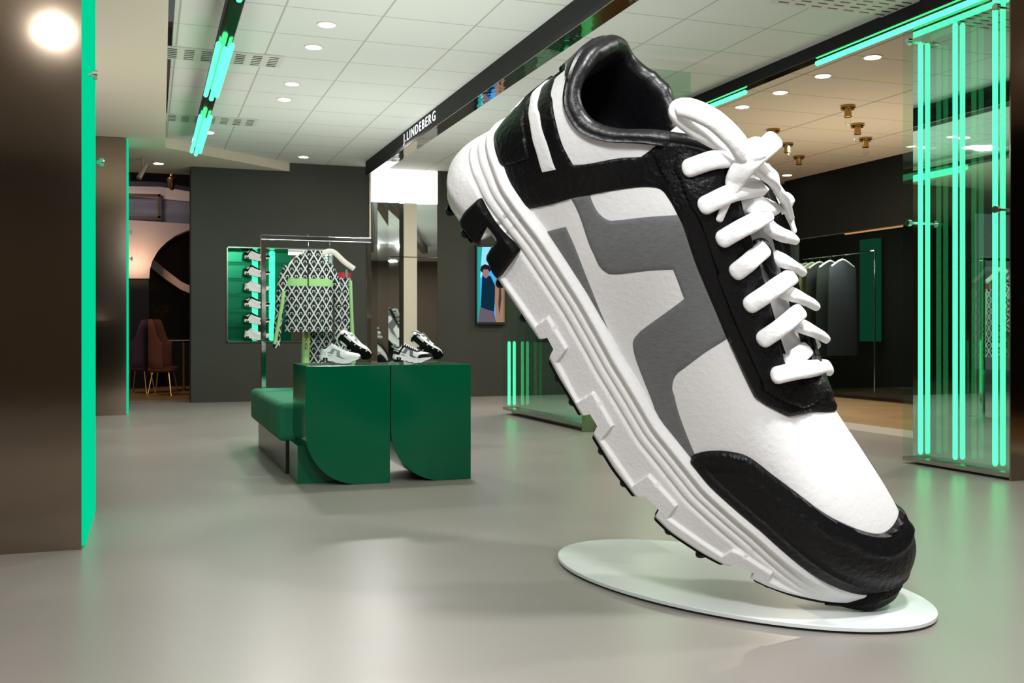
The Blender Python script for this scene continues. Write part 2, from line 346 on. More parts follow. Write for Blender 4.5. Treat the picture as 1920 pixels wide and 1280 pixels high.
def make_px(gridpts, ni, nj, fn):
    nearW = shv(gridpts).reshape(-1, 3)
    bvh = BVHTree.FromPolygons([tuple(v) for v in nearW], [(i*nj+j, i*nj+j+1, (i+1)*nj+j+1, (i+1)*nj+j) for i in range(ni-1) for j in range(nj-1)])
    def f(x, y):
        d = Vector(FW+RT*(x-CX)/FPX+UP*(HY-y)/FPX).normalized(); loc, n, idx, dist = bvh.ray_cast(Vector(CAM), d)
        if loc is None:
            best = None
            for t in np.linspace(4.0*SK, 5.4*SK, 120):
                r = bvh.find_nearest(Vector(CAM)+d*float(t))
                if best is None or r[3] < best[3]: best = r
            loc, idx = best[0], best[2]
        i, j = divmod(idx, nj-1); q = [nearW[(i+a)*nj+j+b] for a, b in ((0, 0), (1, 0), (0, 1), (1, 1))]
        e1 = q[1]-q[0]+q[3]-q[2]; e2 = q[2]-q[0]+q[3]-q[1]; c = sum(q)/4; dl = np.array(loc)-c
        A = np.array([[e1@e1, e1@e2], [e1@e2, e2@e2]])/4; bb = np.array([dl@e1, dl@e2])/2
        try: u, v = np.linalg.solve(A, bb)
        except Exception: u = v = 0
        p, r = (i+.5+np.clip(u, -.5, .5))/(ni-1), (j+.5+np.clip(v, -.5, .5))/(nj-1)
        def pj(p, r):
            q = shv(fn(np.array([p]), np.array([r])))[0]-CAM; return np.array([CX+FPX*(q@RT)/(q@FW), HY-FPX*(q@UP)/(q@FW)])
        p0, r0 = p, r
        for _ in range(6):
            e = 2e-3; c = pj(p, r); g = np.array([x, y])-c; J_ = np.column_stack([(pj(min(1, p+e), r)-pj(max(0, p-e), r))/(min(1, p+e)-max(0, p-e)), (pj(p, min(1, r+e))-pj(p, max(0, r-e)))/(min(1, r+e)-max(0, r-e))])
            if abs(np.linalg.det(J_)) < 2e4: break
            dl = np.linalg.solve(J_, g); dl = np.clip(dl, -.02, .02); p = min(1, max(0, p+dl[0])); r = min(1, max(0, r+dl[1]))
        return (p, r) if abs(p-p0)+abs(r-r0) < .05 else (p0, r0)
    return f
S_up, SN_up, px_up = S, SN, make_px(US, NP, NR, S)
def Wl(p, q):
    p = np.asarray(p, float); q = np.asarray(q, float); s, w = foot(p); v = vb(s)+q*(vw(s)-vb(s))
    return np.stack(wall_pt(p, v, .016*(1-sstep((vz(s)-v)/.014))*sstep((s-.30)/.05)), -1)
def WN(p, q):
    ns, nw = footn(p); return np.stack([ns, 0*ns, nw], -1)
_wp, _wq = np.meshgrid(np.linspace(0, 1, 400), np.linspace(0, 1, 40), indexing='ij')
WALL = (Wl, WN, make_px(Wl(_wp, _wq), 400, 40, Wl), 3.1, .42)
def smooth_poly(pts, surf):
    S, SN, px2pr, AP, AR = surf
    """pts: (x, y) smooth or (x, y, 1) corner, or ('p', p, r) raw parameters (always corners); returns dense (p, r, locked) list"""
    n = len(pts); out = []
    raw = [px2pr(q[0], q[1]) if q[0] != 'p' else (q[1], q[2]) for q in pts]; corner = [q[0] == 'p' or len(q) > 2 for q in pts]
    raw = [np.array(r)*np.array([AP, AR]) for r in raw]
    for i in range(n):
        j = (i+1) % n; p1, p2 = raw[i], raw[j]
        p0 = raw[i-1] if not corner[i] else 2*p1-p2; p3 = raw[(j+1) % n] if not corner[j] else 2*p2-p1
        m = max(2, int(np.linalg.norm(p2-p1)/.012))
        for k in range(m):
            t = k/m; out.append(.5*(2*p1+(p2-p0)*t+(2*p0-5*p1+4*p2-p3)*t*t+(3*p1-p0-3*p2+p3)*t**3))
    return out
def panel(name, pts, h, material, rr=.02, surf=None, sink=.012, parent=None, mirror=True, dens=.0125, ridge=None, e0=.25):
    surf = surf or (S_up, SN_up, px_up, 3.1, .85); S, SN, px2pr, AP, AR = surf
    B = smooth_poly(pts, surf); B = [np.array([min(max(b[0], 0), AP), min(max(b[1], 0), AR)]) for b in B]
    B = [b for i, b in enumerate(B) if np.linalg.norm(b-B[i-1]) > .002]
    nb = len(B); V = [Vector((float(b[0]), float(b[1]))) for b in B]
    x0, x1 = min(b[0] for b in B), max(b[0] for b in B); y0, y1 = min(b[1] for b in B), max(b[1] for b in B)
    Bn = np.array(B); Be = np.roll(Bn, -1, 0)
    free = ~(((Bn[:, 0] < .002) & (Be[:, 0] < .002)) | ((Bn[:, 0] > AP-.002) & (Be[:, 0] > AP-.002)))
    def dist(P, sel):
        a, b = Bn[sel], Be[sel]; ab = b-a; t = np.clip(((P[:, None]-a)*ab).sum(-1)/((ab*ab).sum(-1)+1e-12), 0, 1)
        return np.sqrt((((P[:, None]-a-t[..., None]*ab))**2).sum(-1)).min(1)
    gx = np.arange(x0, x1, dens); gy = np.arange(y0, y1, dens); Gp = np.array([(x+(dens/2 if k % 2 else 0), y) for k, y in enumerate(gy) for x in gx])
    inside = np.zeros(len(Gp), bool)
    for a, b in zip(Bn, Be):
        c = (a[1] > Gp[:, 1]) != (b[1] > Gp[:, 1]); xi = (b[0]-a[0])*(Gp[:, 1]-a[1])/(b[1]-a[1]+1e-12)+a[0]; inside ^= c & (Gp[:, 0] < xi)
    Gp = Gp[inside]; dall = dist(Gp, np.ones(nb, bool)) if len(Gp) else np.zeros(0); Gp = Gp[dall > .006]
    V += [Vector((float(g[0]), float(g[1]))) for g in Gp]
    ov, oe, of, _a, _b2, _c = delaunay_2d_cdt(V, [], [list(range(nb))], 1, 1e-5)
    P = np.array([[v.x, v.y] for v in ov]); df = dist(P, free)
    p, r = P[:, 0]/AP, P[:, 1]/AR; base = S(np.clip(p, 0, 1), np.clip(r, 0, 1)); N = SN(np.clip(p, 0, 1), np.clip(r, 0, 1))
    k = np.sqrt(np.clip(1-(1-np.clip(df/rr, 0, 1))**2, 0, 1)); off = h*(e0+(1-e0)*k)
    if ridge: off = off+ridge[1]*np.exp(-((df-ridge[0])/ridge[2])**2)
    top_ = base+N*off[:, None]; fs = [tuple(f) for f in of if len(f) >= 3]; mb = MB()
    cnt = {}
    for f in fs:
        for a, b in zip(f, f[1:]+f[:1]): cnt[(min(a, b), max(a, b))] = cnt.get((min(a, b), max(a, b)), 0)+1
    bed = [e for e, c in cnt.items() if c == 1]; lowi = {}; low = []
    sk = []
    for a, b in bed:
        if (P[a, 0] < .003 and P[b, 0] < .003) or (P[a, 0] > AP-.003 and P[b, 0] > AP-.003): continue
        for q in (a, b):
            if q not in lowi: lowi[q] = len(P)+len(low); low.append(base[q]-N[q]*sink)
        sk.append((a, b, lowi[b], lowi[a]))
    allv = np.vstack([top_, np.array(low)]) if low else top_
    mb.add(shv(allv), fs+sk)
    mid = bool((~free).any()); mv = allv.copy(); mv[:, 2] *= -1; m2 = mb if mid else MB()
    m2.add(shv(mv), [f[::-1] for f in fs+sk])
    if not mid: part(m2, name, material, parent or shoe, smooth=True, weld=.0006)
    return part(mb, name, material, parent or shoe, smooth=True, weld=.0006)
panel('heel_clip', [(902, 371, 1), (864, 412, 1), (872, 430, 1), (883, 458, 1), (897, 461, 1), (914, 424, 1), (931, 445), (930, 455), (921, 465), (906, 490, 1), (934, 521, 1), (943, 514, 1), (971, 474), (970, 465), (937, 425), (917, 395), (906, 374)], .022, M_blk2, rr=.02, surf=WALL)
# far half of the sculpture carries the same panels mirrored
Q = [(986, 393, 1), (1070, 372), (1107, 365), (1150, 357), (1195, 351), (1225, 351), (1242, 357), (1257, 377), (1272, 405), (1287, 440), (1300, 475, 1), (1330, 470, 1), (1370, 340, 1), (1345, 290, 1), ('p', float(p_of_s(.62)), 1.), ('p', float(p_of_s(.52)), 1.), ('p', float(p_of_s(.455)), 1.), (1238, 268, 1), (1202, 294, 1), (1145, 299), (1075, 309, 1), (1057, 277), (1042, 227), (1036, 190), (1035, 165), (1041, 139, 1), ('p', 0, .80), ('p', 0, 0.0), ('p', .03, 0), ('p', .06, 0)]
panel('quarter_overlay', Q, .010, M_blk)
panel('side_stripe', [('p', .012, .525), ('p', .012, .40), (996, 207), (999, 240), (1008, 280), (1020, 321, 1), (1044, 316, 1), (1027, 265), (1016, 220), (1012, 190)], .016, M_stripe, rr=.008, dens=.015, e0=.85)
panel('heel_counter', [('p', 0, .0), ('p', 0, .55), (998, 182, 1), (989, 192), (986, 205), (986, 227), (990, 262), (997, 296, 1), (945, 312, 1), (937, 312, 1), ('p', .035, 0)], .022, M_blk, rr=.015, e0=.6)
G1 = [(1070, 371, 1), (1106, 364, 1), (1110, 377), (1118, 393), (1128, 405), (1142, 413), (1156, 413), (1210, 407), (1274, 403, 1), (1287, 440), (1321, 533), (1359, 620, 1), (1364, 634, 1), (1320, 662), (1280, 692), (1266, 705), (1261, 720), (1261, 732), (1265, 744), (1281, 798), (1303, 853, 1), (1290, 865, 1), (1262, 830), (1237, 795), (1222, 750), (1205, 707), (1192, 672), (1187, 650), (1188, 637), (1195, 627), (1208, 615), (1240, 592), (1283, 560, 1), (1272, 530), (1262, 505, 1), (1200, 509), (1150, 514), (1138, 511), (1125, 500), (1115, 480), (1100, 444)]
panel('mesh_inlay', G1, .005, M_gry, rr=.006)
panel('mesh_inlay', [(1020, 436, 1), (1040, 430), (1061, 425, 1), (1070, 445), (1095, 507), (1120, 570), (1160, 665, 1), (1130, 612), (1095, 551), (1060, 497)], .005, M_gry, rr=.006)
E1 = [(1255, 262, 1), (1345, 287, 1), (1366, 315), (1395, 410), (1430, 530), (1471, 684, 1), ('p', .80, 1.0), ('p', .86, 1.0), ('p', 1, 1.0), ('p', 1, .873), (1530, 772), (1500, 777), (1476, 780, 1), (1422, 750), (1408, 732), (1357, 620), (1321, 533), (1287, 440), (1274, 395), (1262, 375), (1240, 330), (1222, 290, 1)]
panel('eyestay', E1, .022, M_blk, rr=.02)
E2 = [(1268, 285, 1), (1345, 305, 1), (1366, 340), (1395, 430), (1430, 550), (1466, 684, 1), ('p', .80, .99), ('p', 1, .99), ('p', 1, .90), (1530, 757), (1484, 764, 1), (1430, 736), (1417, 705), (1357, 565), (1325, 460), (1305, 410), (1285, 370), (1262, 320, 1)]
panel('eyestay_facing', E2, .036, M_blk, rr=.02)
TC = [(1290, 864, 1), (1303, 851), (1330, 845), (1367, 846), (1405, 857), (1457, 896), (1513, 938), (1569, 975), (1611, 993), (1654, 999), ('p', .97, .46), ('p', 1, .47), ('p', 1, .0), ('p', .95, 0), ('p', .9, 0), ('p', .85, 0), ('p', .8, 0), ('p', .75, 0), ('p', .7, 0)]
panel('toe_cap', TC, .024, M_blk, rr=.02, ridge=(.085, .011, .016))
panel('heel_tab', [('p', 0, .78), (1041, 138, 1), (1053, 128), (1064, 138), (1080, 150, 1), (1098, 120, 1), ('p', .0, 1.0)], .024, M_lin, rr=.02)
# ---- padded collar and lining
G = []
for p in np.linspace(0, 1, 200):
    c = top(p); n = SN(np.array([p]), np.array([.97]))[0]; ns, nw = [float(x) for x in footn(p)]
    col = float(1-sstep((p-p_of_s(.55))/(p_of_s(.95)-p_of_s(.55)))); R = .010+.032*col
    out = np.array([ns, 0, nw])*(1-0)+0; inn = -out; upv = np.array([0, 1, 0.]); t0 = np.clip(.985-.02*col, 0, 1)
    if p > p_of_s(.7): inn = np.array([0, 0, -1.]) if p < p_of_s(1.7) else inn
    base = S(np.array([p]), np.array([t0]))[0]; row = [base-n*.01, base+n*.020]
    cen = c+inn*(R-.012*col-.016*(1-col))+upv*(-R*.3)
    for a in np.linspace(-.1, PI*1.1, 9): row.append(cen-inn*math.cos(a)*(R)+upv*math.sin(a)*R*1.15)
    s, w = foot(p); dpt = max(.30, 0)
    row.append(cen+inn*(R*1.1)-upv*.10)
    row.append(np.array([c[0]*.85+s*.15, c[1]*.5+.22, max(0, (c[2]-.07)*1.02)]))
    row.append(np.array([np.clip(s, -.02, 2.2), float(vw(s))+.02, max(0, w-.09)])); row.append(np.array([np.clip(s, .0, 2.2), float(vw(s))+.02, 0]))
    for q in row:
        q[2] = max(q[2], 0) if p > 0 else 0
    G.append(row)
mb = MB(); mb.grid(shv(both(G)), close_u=True)
part(mb, 'collar_lining', M_lin, shoe, smooth='all', weld=.0005)
# ---- tongue
mb = MB(); G = []
th = [(x, y, z) for x, y, z in (top(p) for p in np.linspace(float(p_of_s(.62)), 1, 60))]; th = np.array(th)
for s in np.linspace(.44, 1.60, 60):
    v = np.interp(s, th[:, 0], th[:, 1]) if s > .6 else np.interp(s, [.44, .6], [.93, .98]); w = (np.interp(s, th[:, 0], th[:, 2]) if s > .6 else .20)+.03
    if s > 1.5: w = .15
    G.append([(s, v-.05+.045*(1-(k)**2)-(.0 if abs(k) < .99 else .03), w*k) for k in np.linspace(-1, 1, 21)])
G = np.array(G); lo = G.copy(); lo[..., 1] -= .05; mb.grid(shv(G)); mb.grid(shv(lo))
mb.add(shv(np.vstack([G[0], lo[0]])), [(k, k+1, 21+k+1, 21+k) for k in range(20)])
part(mb, 'tongue', M_tng, shoe, smooth='all')

# ---- laces
_tb = np.array([top(p) for p in np.linspace(float(p_of_s(.62)), 1, 80)])
def Hd(s, w):
    v = np.interp(s, _tb[:, 0], _tb[:, 1]) if s > _tb[0, 0] else _tb[0, 1]-(_tb[0, 0]-s)*.25
    tw = np.interp(s, _tb[:, 0], _tb[:, 2])
    if w < 0: v += np.interp(s, _dfs[:, 0], _dfs[:, 1])*min(1, -w/.2)
    return v-.55*max(0, abs(w)-tw+.02)-(1.2*max(0, abs(w)-tw-.05))
def dors(px, py, lift):
    if lift >= 1:
        p, r = px_up(px, py); q = S_up(np.array([p]), np.array([r]))[0]+SN_up(np.array([p]), np.array([r]))[0]*(lift-1); return q
    last = None
    for w in np.linspace(.45, -.5, 400):
        s, v = sv(px, py, w); f = v-Hd(s, w)-lift
        if last is not None and f <= 0: return np.array([s, v, w])
        last = f
    return np.array([s, v, w])
def lace(name, pts, r=.036, r2=.021, n=20, lab=None):
    """pts: (px, py, lift[, radius factor])"""
    if pts[0][2] >= 1 and len(pts) == 4:
        a_, c_, d_ = [dors(*pts[i][:3]) for i in (0, 2, 3)]; m_ = (a_+c_)/2+np.array([0, .022, .014]); P = [np.append(x, 1.) for x in (a_, m_, c_, d_)]
    else: P = [np.append(dors(*q[:3]), q[3] if len(q) > 3 else 1.) for q in pts]
    P = np.array(catmull(P, 8)); m = len(P); rr = P[:, 3]*r; r2_ = P[:, 3]*r2
    k = 3
    ex = []; 
    d0 = P[0, :3]-P[1, :3]; d0 /= np.linalg.norm(d0); d1 = P[-1, :3]-P[-2, :3]; d1 /= np.linalg.norm(d1)
    cap0 = [(P[0, :3]+d0*rr[0]*.75*math.sin(a), math.cos(a)) for a in (1.3, .9, .45)]; cap1 = [(P[-1, :3]+d1*rr[-1]*.75*math.sin(a), math.cos(a)) for a in (.45, .9, 1.3)]
    pts3 = [c[0] for c in cap0]+[p[:3] for p in P]+[c[0] for c in cap1]
    R1 = [rr[0]*c[1] for c in cap0]+list(rr)+[rr[-1]*c[1] for c in cap1]; R2 = [r2_[0]*c[1] for c in cap0]+list(r2_)+[r2_[-1]*c[1] for c in cap1]
    ups = [np.array([0, 1, max(-.75, min(.75, q[2]*2.6))]) for q in pts3]
    mb = MB(); mb.tube(pts3, R1, n, r2=R2, up=ups, sq=.72); mb.v = [tuple(x) for x in shv(np.array(mb.v))]
    return mb
L_near = [[(1443, 701, 1.045), (1470, 698, .065), (1520, 691, .065), (1562, 684, .015)],
          [(1419, 632, 1.045), (1448, 620, .10), (1478, 602, .11), (1499, 584, .06)],
          [(1396, 567, 1.045), (1428, 553, .10), (1458, 536, .11), (1483, 519, .05)],
          [(1372, 505, 1.045), (1393, 496, .10), (1412, 484, .10), (1431, 468, .03)],
          [(1347, 443, 1.045), (1378, 432, .10), (1410, 418, .11), (1437, 402, .06)],
          [(1318, 382, 1.045), (1348, 368, .11), (1385, 358, .08), (1424, 352, .06)],
          [(1296, 320, 1.045), (1325, 304, 1.06), (1362, 297, .07), (1400, 296, .05)]]
L_far = [[(1474, 678, .03), (1500, 664, .03), (1526, 642, .03)],
         [(1494, 608, .03), (1518, 617, .045), (1544, 631, .01)],
         [(1466, 545, .03), (1495, 555, .045), (1525, 570, .01)],
         [(1458, 484, .03), (1480, 494, .04), (1500, 506, .01)],
         [(1432, 418, .03, 1.05), (1458, 436, .045, 1.1), (1486, 446, .01, 1.0)],
         [(1387, 377, .0, 1.2), (1425, 385, .04, 1.3), (1463, 385, .01, 1.2), (1478, 372, -.01, .9)],
         [(1396, 330, .0, .9), (1425, 342, .02, .9), (1450, 352, .0, .9)]]
for q in L_near: part(lace('', q), 'lace', M_lace, shoe, smooth=True)
for q in L_far: part(lace('', q), 'lace', M_lace, shoe, smooth=True)
part(lace('', [(1408, 312, .07, 1.0), (1395, 290, .14, 1.1), (1378, 262, .20, 1.1), (1340, 226, .25, 1.1), (1300, 206, .27, 1.1), (1277, 202, .25, 1.0), (1270, 212, .20, .95), (1290, 232, .15, .95), (1325, 254, .11, .95), (1355, 272, .08, .95), (1378, 298, .05, .9)], .036, .022), 'lace_loop', M_lace, shoe, smooth=True)
part(lace('', [(1450, 264, .15, 1.15), (1432, 280, .15, 1.1), (1408, 300, .15, 1.15), (1388, 322, .14, 1.15), (1377, 342, .12, 1.0), (1371, 360, .15, .6), (1362, 380, .16, .45), (1349, 411, .14, .40)]), 'lace_end', M_lace, shoe, smooth=True)
part(lace('', [(1408, 300, .09, 1.1), (1430, 322, .10, 1.0), (1452, 342, .09, .95), (1468, 368, .08, .85), (1479, 400, .07, .7), (1489, 432, .05, .5)]), 'lace_end', M_lace, shoe, smooth=True)
part(lace('', [(1418, 292, .05, 1.), (1438, 300, .06, 1.), (1452, 318, .04, 1.0), (1456, 340, .0, .8)]), 'lace_loop', M_lace, shoe, smooth=True)
part(lace('', [(1392, 300, .10, .9), (1410, 288, .12, 1.5), (1428, 278, .10, .8)], .036, .04), 'lace_knot', M_lace, shoe, smooth=True)
# black webbing loop on the tongue
part(lace('', [(1418, 462, .005, .8), (1432, 462, .02, .9), (1440, 490, .02, .9), (1450, 512, .02, .9), (1452, 526, .005, .7)]), 'tongue_webbing', M_blk, shoe, smooth=True)
# ================================================================== the room
CZ, LZ, YF = 4.15, 4.0, 18.2
M_wall = mat('dark_green_grey_paint', (.034, .036, .027), .75, noise=(2, .06))
M_wall2 = mat('near_black_paint', (.006, .0065, .005), .8, spec=.2)
M_cream = mat('cream_paint', (.58, .53, .42), .6)
M_steel = mat('brushed_steel', (.40, .38, .34), .28, 1)
M_chrome = mat('chrome', (.75, .75, .75), .06, 1)
M_mirror = mat('mirror_glass', (.80, .86, .83), .015, 1)
M_bronze = mat('bronze_mirror_steel', (.32, .26, .205), .10, 1, bump=(.6, .25))
M_black = mat('black_metal', (.008, .008, .008), .45)
M_beam = mat('beam_black', (.010, .009, .010), .6, spec=.25)
M_neon = emis('neon_tube_glow', (.05, 1, .36), 2.2)
M_neon_hot = emis('neon_core_glow', (.075, 1, .34), 2.6)
M_panelglow = emis('green_lit_panel', (.0, .60, .28), 1.05)
M_white_l = emis('white_lamp_glow', (1, .97, .9), 14)
M_lightbox = emis('lightbox_glow', (1, .97, .93), 1.7)
def floor_mat():
    m = mat('polished_concrete', (.20, .185, .165), .2); nt = m.node_tree; b = nt.nodes['Principled BSDF']; tc = nt.nodes['Texture Coordinate']
    n = nt.nodes.new('ShaderNodeTexNoise'); n.inputs['Scale'].default_value = .7; n.inputs['Detail'].default_value = 3; n.inputs['Roughness'].default_value = .6
    nt.links.new(tc.outputs['Object'], n.inputs[0])
    r = nt.nodes.new('ShaderNodeMapRange'); r.inputs[1].default_value = .3; r.inputs[2].default_value = .7; r.inputs[1].default_value = .2; r.inputs[2].default_value = .8; r.inputs[3].default_value = .29; r.inputs[4].default_value = .37
    nt.links.new(n.outputs[0], r.inputs[0]); nt.links.new(r.outputs[0], b.inputs['Roughness'])
    mx = nt.nodes.new('ShaderNodeMix'); mx.data_type = 'RGBA'; mx.inputs[6].default_value = (.235, .215, .195, 1); mx.inputs[7].default_value = (.28, .255, .235, 1)
    nt.links.new(n.outputs[0], mx.inputs[0]); nt.links.new(mx.outputs[2], b.inputs['Base Color'])
    n2 = nt.nodes.new('ShaderNodeTexNoise'); n2.inputs['Scale'].default_value = 1.1; n2.inputs['Detail'].default_value = 2
    nt.links.new(tc.outputs['Object'], n2.inputs[0])
    bp = nt.nodes.new('ShaderNodeBump'); bp.inputs['Strength'].default_value = .05; bp.inputs['Distance'].default_value = .02
    b.inputs['Specular IOR Level'].default_value = .7
    return m
def tile_mat(name, col, line, ox, oy, sx, sy):
    m = mat(name, col, .8); nt = m.node_tree; b = nt.nodes['Principled BSDF']; tc = nt.nodes['Texture Coordinate']
    mp = nt.nodes.new('ShaderNodeMapping'); mp.inputs['Location'].default_value = (-ox/sx+20, -oy/sy+20, 0); mp.inputs['Scale'].default_value = (1/sx, 1/sy, 1)
    nt.links.new(tc.outputs['Object'], mp.inputs[0])
    bk = nt.nodes.new('ShaderNodeTexBrick'); bk.offset = 0; bk.squash = 1
    for k, v in (('Scale', 1), ('Mortar Size', .011), ('Mortar Smooth', .2), ('Brick Width', 1), ('Row Height', 1)): bk.inputs[k].default_value = v
    bk.inputs['Color1'].default_value = (*col, 1); bk.inputs['Color2'].default_value = (*col, 1); bk.inputs['Mortar'].default_value = (*line, 1)
    nt.links.new(mp.outputs[0], bk.inputs[0]); nt.links.new(bk.outputs[0], b.inputs['Base Color'])
    return m
M_floor = floor_mat()
M_tile = tile_mat('ceiling_tiles', (.56, .575, .53), (.33, .34, .29), 2.09, 9.46, .9, .87)
M_tile2 = tile_mat('beige_ceiling_tiles', (.56, .48, .37), (.30, .25, .18), 7.1, 9.1, 1.7, .87)
M_wood = mat('oak_floor', (.30, .19, .09), .35, noise=(1.5, .15))
M_marble = mat('pale_marble', (.5, .47, .42), .3)
def st(mb, name, m, **k): return tag(mb.build(name, m, **k), kind='structure')
st(MB().box((-12, -6, -.1), (8.15, 34, 0)), 'floor', M_floor)
st(MB().box((8.15, -6, -.1), (8.75, 34, .002)), 'trim_1', M_marble)
st(MB().box((8.75, -6, -.1), (12.6, 34, 0)), 'floor', M_wood)
XL = .34
# upper tiled ceiling; lower plain ceiling on the left ends in a slanted edge at the far wall
c0 = onz(316, 2, LZ); c1 = onz(310, 258, CZ); c2 = ony(543, 315, YF)
st(MB().prism([(c0[0], -6, CZ), (6.6, -6, CZ), (6.6, YF+.2, CZ), (c2[0], YF+.2, CZ), (c1[0], c1[1], CZ)], (0, 0, .1)), 'ceiling', M_tile)
st(MB().prism([(6.6, -6, CZ), (12.1, -6, CZ), (12.1, 24, CZ), (6.6, 24, CZ)], (0, 0, .1)), 'ceiling', M_tile2)
st(MB().prism([(-12, -6, LZ), (c0[0], -6, LZ), (c0[0], c0[1], LZ), (c1[0], c1[1], LZ), (c2[0], YF, LZ), (c2[0], YF+1.0, LZ), (-12, YF+1.0, LZ)], (0, 0, .3)), 'ceiling', M_cream)
xw = ony(358, 600, YF)[0]; x1, x2 = ony(692, 600, YF)[0], ony(820, 600, YF)[0]; n1, n2 = ony(425, 600, YF)[0], ony(624, 600, YF)[0]
zt, zb = ony(425, 462, YF)[2], ony(425, 642, YF)[2]
xe = float(ony(1440, 600, YF)[0])
w = MB()
w.box((xw, YF, 0), (n1, YF+.6, CZ)); w.box((n1, YF, 0), (n2, YF+.6, zb)); w.box((n1, YF, zt), (n2, YF+.6, CZ)); w.box((n2, YF, 0), (x1, YF+.6, CZ)); w.box((x2, YF, 0), (xe, YF+.6, CZ)); w.box((x1, YF+.14, 0), (x2, YF+.6, CZ)); w.box((n1, YF+.42, zb), (n2, YF+.6, zt))
st(w, 'wall_back', M_wall)
st(MB().box((xe, YF, 0), (11.99, YF+.3, CZ)), 'wall_back_right', M_cream)
st(MB().box((-12, -6.2, 0), (12.6, -6, CZ)), 'wall_front', mat('brown_wall', (.10, .075, .05), .7))
st(MB().box((-6.2, -6, 0), (-6, 16, CZ)), 'wall_left', mat('brown_wall_side', (.07, .05, .035), .7))
# right wall: dark facade above a long shop window
gy0, gy1 = 9.5, 17.0
w = MB(); w.box((11.8, -6, 3.0), (12.0, gy1+.2, CZ)); w.box((11.8, -6, 0), (12.0, gy0, 3.0)); w.box((11.8, gy1, 0), (12.0, gy1+.2, 3.0)); w.box((12.001, gy1+.2, 0), (12.1, 21, CZ)); w.box((14.6, gy0-1, 0), (14.8, 21, CZ)); w.box((12, 20.9, 0), (14.8, 21, CZ)); w.box((12, gy0-1, 0), (14.8, gy0-.9, CZ)); w.box((12, gy0-1, 3.3), (14.8, 21, 3.4)); w.box((12.0, gy0-1, -.1), (14.8, 21, 0))
st(w, 'wall_right', M_wall2)
def glassm(name, tint=(.86, .97, .92), refl=.08, rough=0.0):
    m = bpy.data.materials.new(name); m.use_nodes = True; nt = m.node_tree; nt.nodes.remove(nt.nodes['Principled BSDF'])
    t = nt.nodes.new('ShaderNodeBsdfTransparent'); t.inputs[0].default_value = (*tint, 1); g = nt.nodes.new('ShaderNodeBsdfGlossy'); g.inputs['Roughness'].default_value = rough; g.inputs[0].default_value = (.95, 1, .97, 1)
    f = nt.nodes.new('ShaderNodeFresnel'); f.inputs[0].default_value = 1.5; mx = nt.nodes.new('ShaderNodeMixShader')
    ge = nt.nodes.new('ShaderNodeNewGeometry'); iv = nt.nodes.new('ShaderNodeMath'); iv.operation = 'SUBTRACT'; iv.inputs[0].default_value = 1; nt.links.new(ge.outputs['Backfacing'], iv.inputs[1])
    ml = nt.nodes.new('ShaderNodeMath'); ml.operation = 'MULTIPLY'; nt.links.new(f.outputs[0], ml.inputs[0]); nt.links.new(iv.outputs[0], ml.inputs[1])
    nt.links.new(ml.outputs[0], mx.inputs[0]); nt.links.new(t.outputs[0], mx.inputs[1]); nt.links.new(g.outputs[0], mx.inputs[2]); nt.links.new(mx.outputs[0], nt.nodes['Material Output'].inputs[0]); return m
M_glass = glassm('clear_green_glass'); M_glassg = glassm('green_tinted_glass', (.78, .93, .86)); M_shopglass = glassm('shop_glass', (.8, .85, .82))
wn = st(MB().box((11.86, gy0, 0), (11.88, gy1, 3.0)), 'window_1', M_shopglass)
mb = MB(); mb.box((11.84, gy0, 2.98), (11.9, gy1, 3.0))
for yy in (13.2,): mb.box((11.855, yy, 0), (11.885, yy+.012, 3.0))
part(mb, 'window_frame', M_steel, wn)
# ------------------------------------------------------------------ lit mirror wall panel
mr = empty('wall_mirror', ((x1+x2)/2, YF, 0), 0, 'tall strip mirror on the dark back wall under a glowing white light box', 'mirror')
xs = [ony(p, 500, YF)[0] for p in (695, 708, 728.5, 749, 782, 820)]; zc = ony(700, 378, YF)[2]
for i_, (a, b) in enumerate(zip(xs, xs[1:])):
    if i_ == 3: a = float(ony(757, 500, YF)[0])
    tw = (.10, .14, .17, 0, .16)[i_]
    if i_ == 3: part(MB().box((a, YF-.01, 0), (b-.004, YF+.03, zc)), 'reflected_cream_panel', M_cream, mr); continue  # cream panel put in for a column reflected in the mirror
    part(MB().prism([(a+.004, YF+tw*(b-a), 0), (b-.004, YF, 0), (b-.004, YF+.03, 0), (a+.004, YF+.03+tw*(b-a), 0)], (0, 0, zc)), 'mirror_panel', M_mirror, mr)
part(MB().box((xs[2], YF-.012, ony(700, 481, YF)[2]), (xs[-1], YF+.0, ony(700, 481, YF)[2]+.015)), 'mirror_rail', M_chrome, mr)
part(MB().box((ony(692, 500, YF)[0], YF-.03, 0), (xs[0], YF+.1, CZ)), 'mirror_edge_trim', mat('champagne_metal', (.6, .52, .42), .3, .6), mr)
part(MB().box((xs[0], YF-.02, zc), (xs[-1], YF+.1, CZ-.01)), 'light_box', M_lightbox, mr)
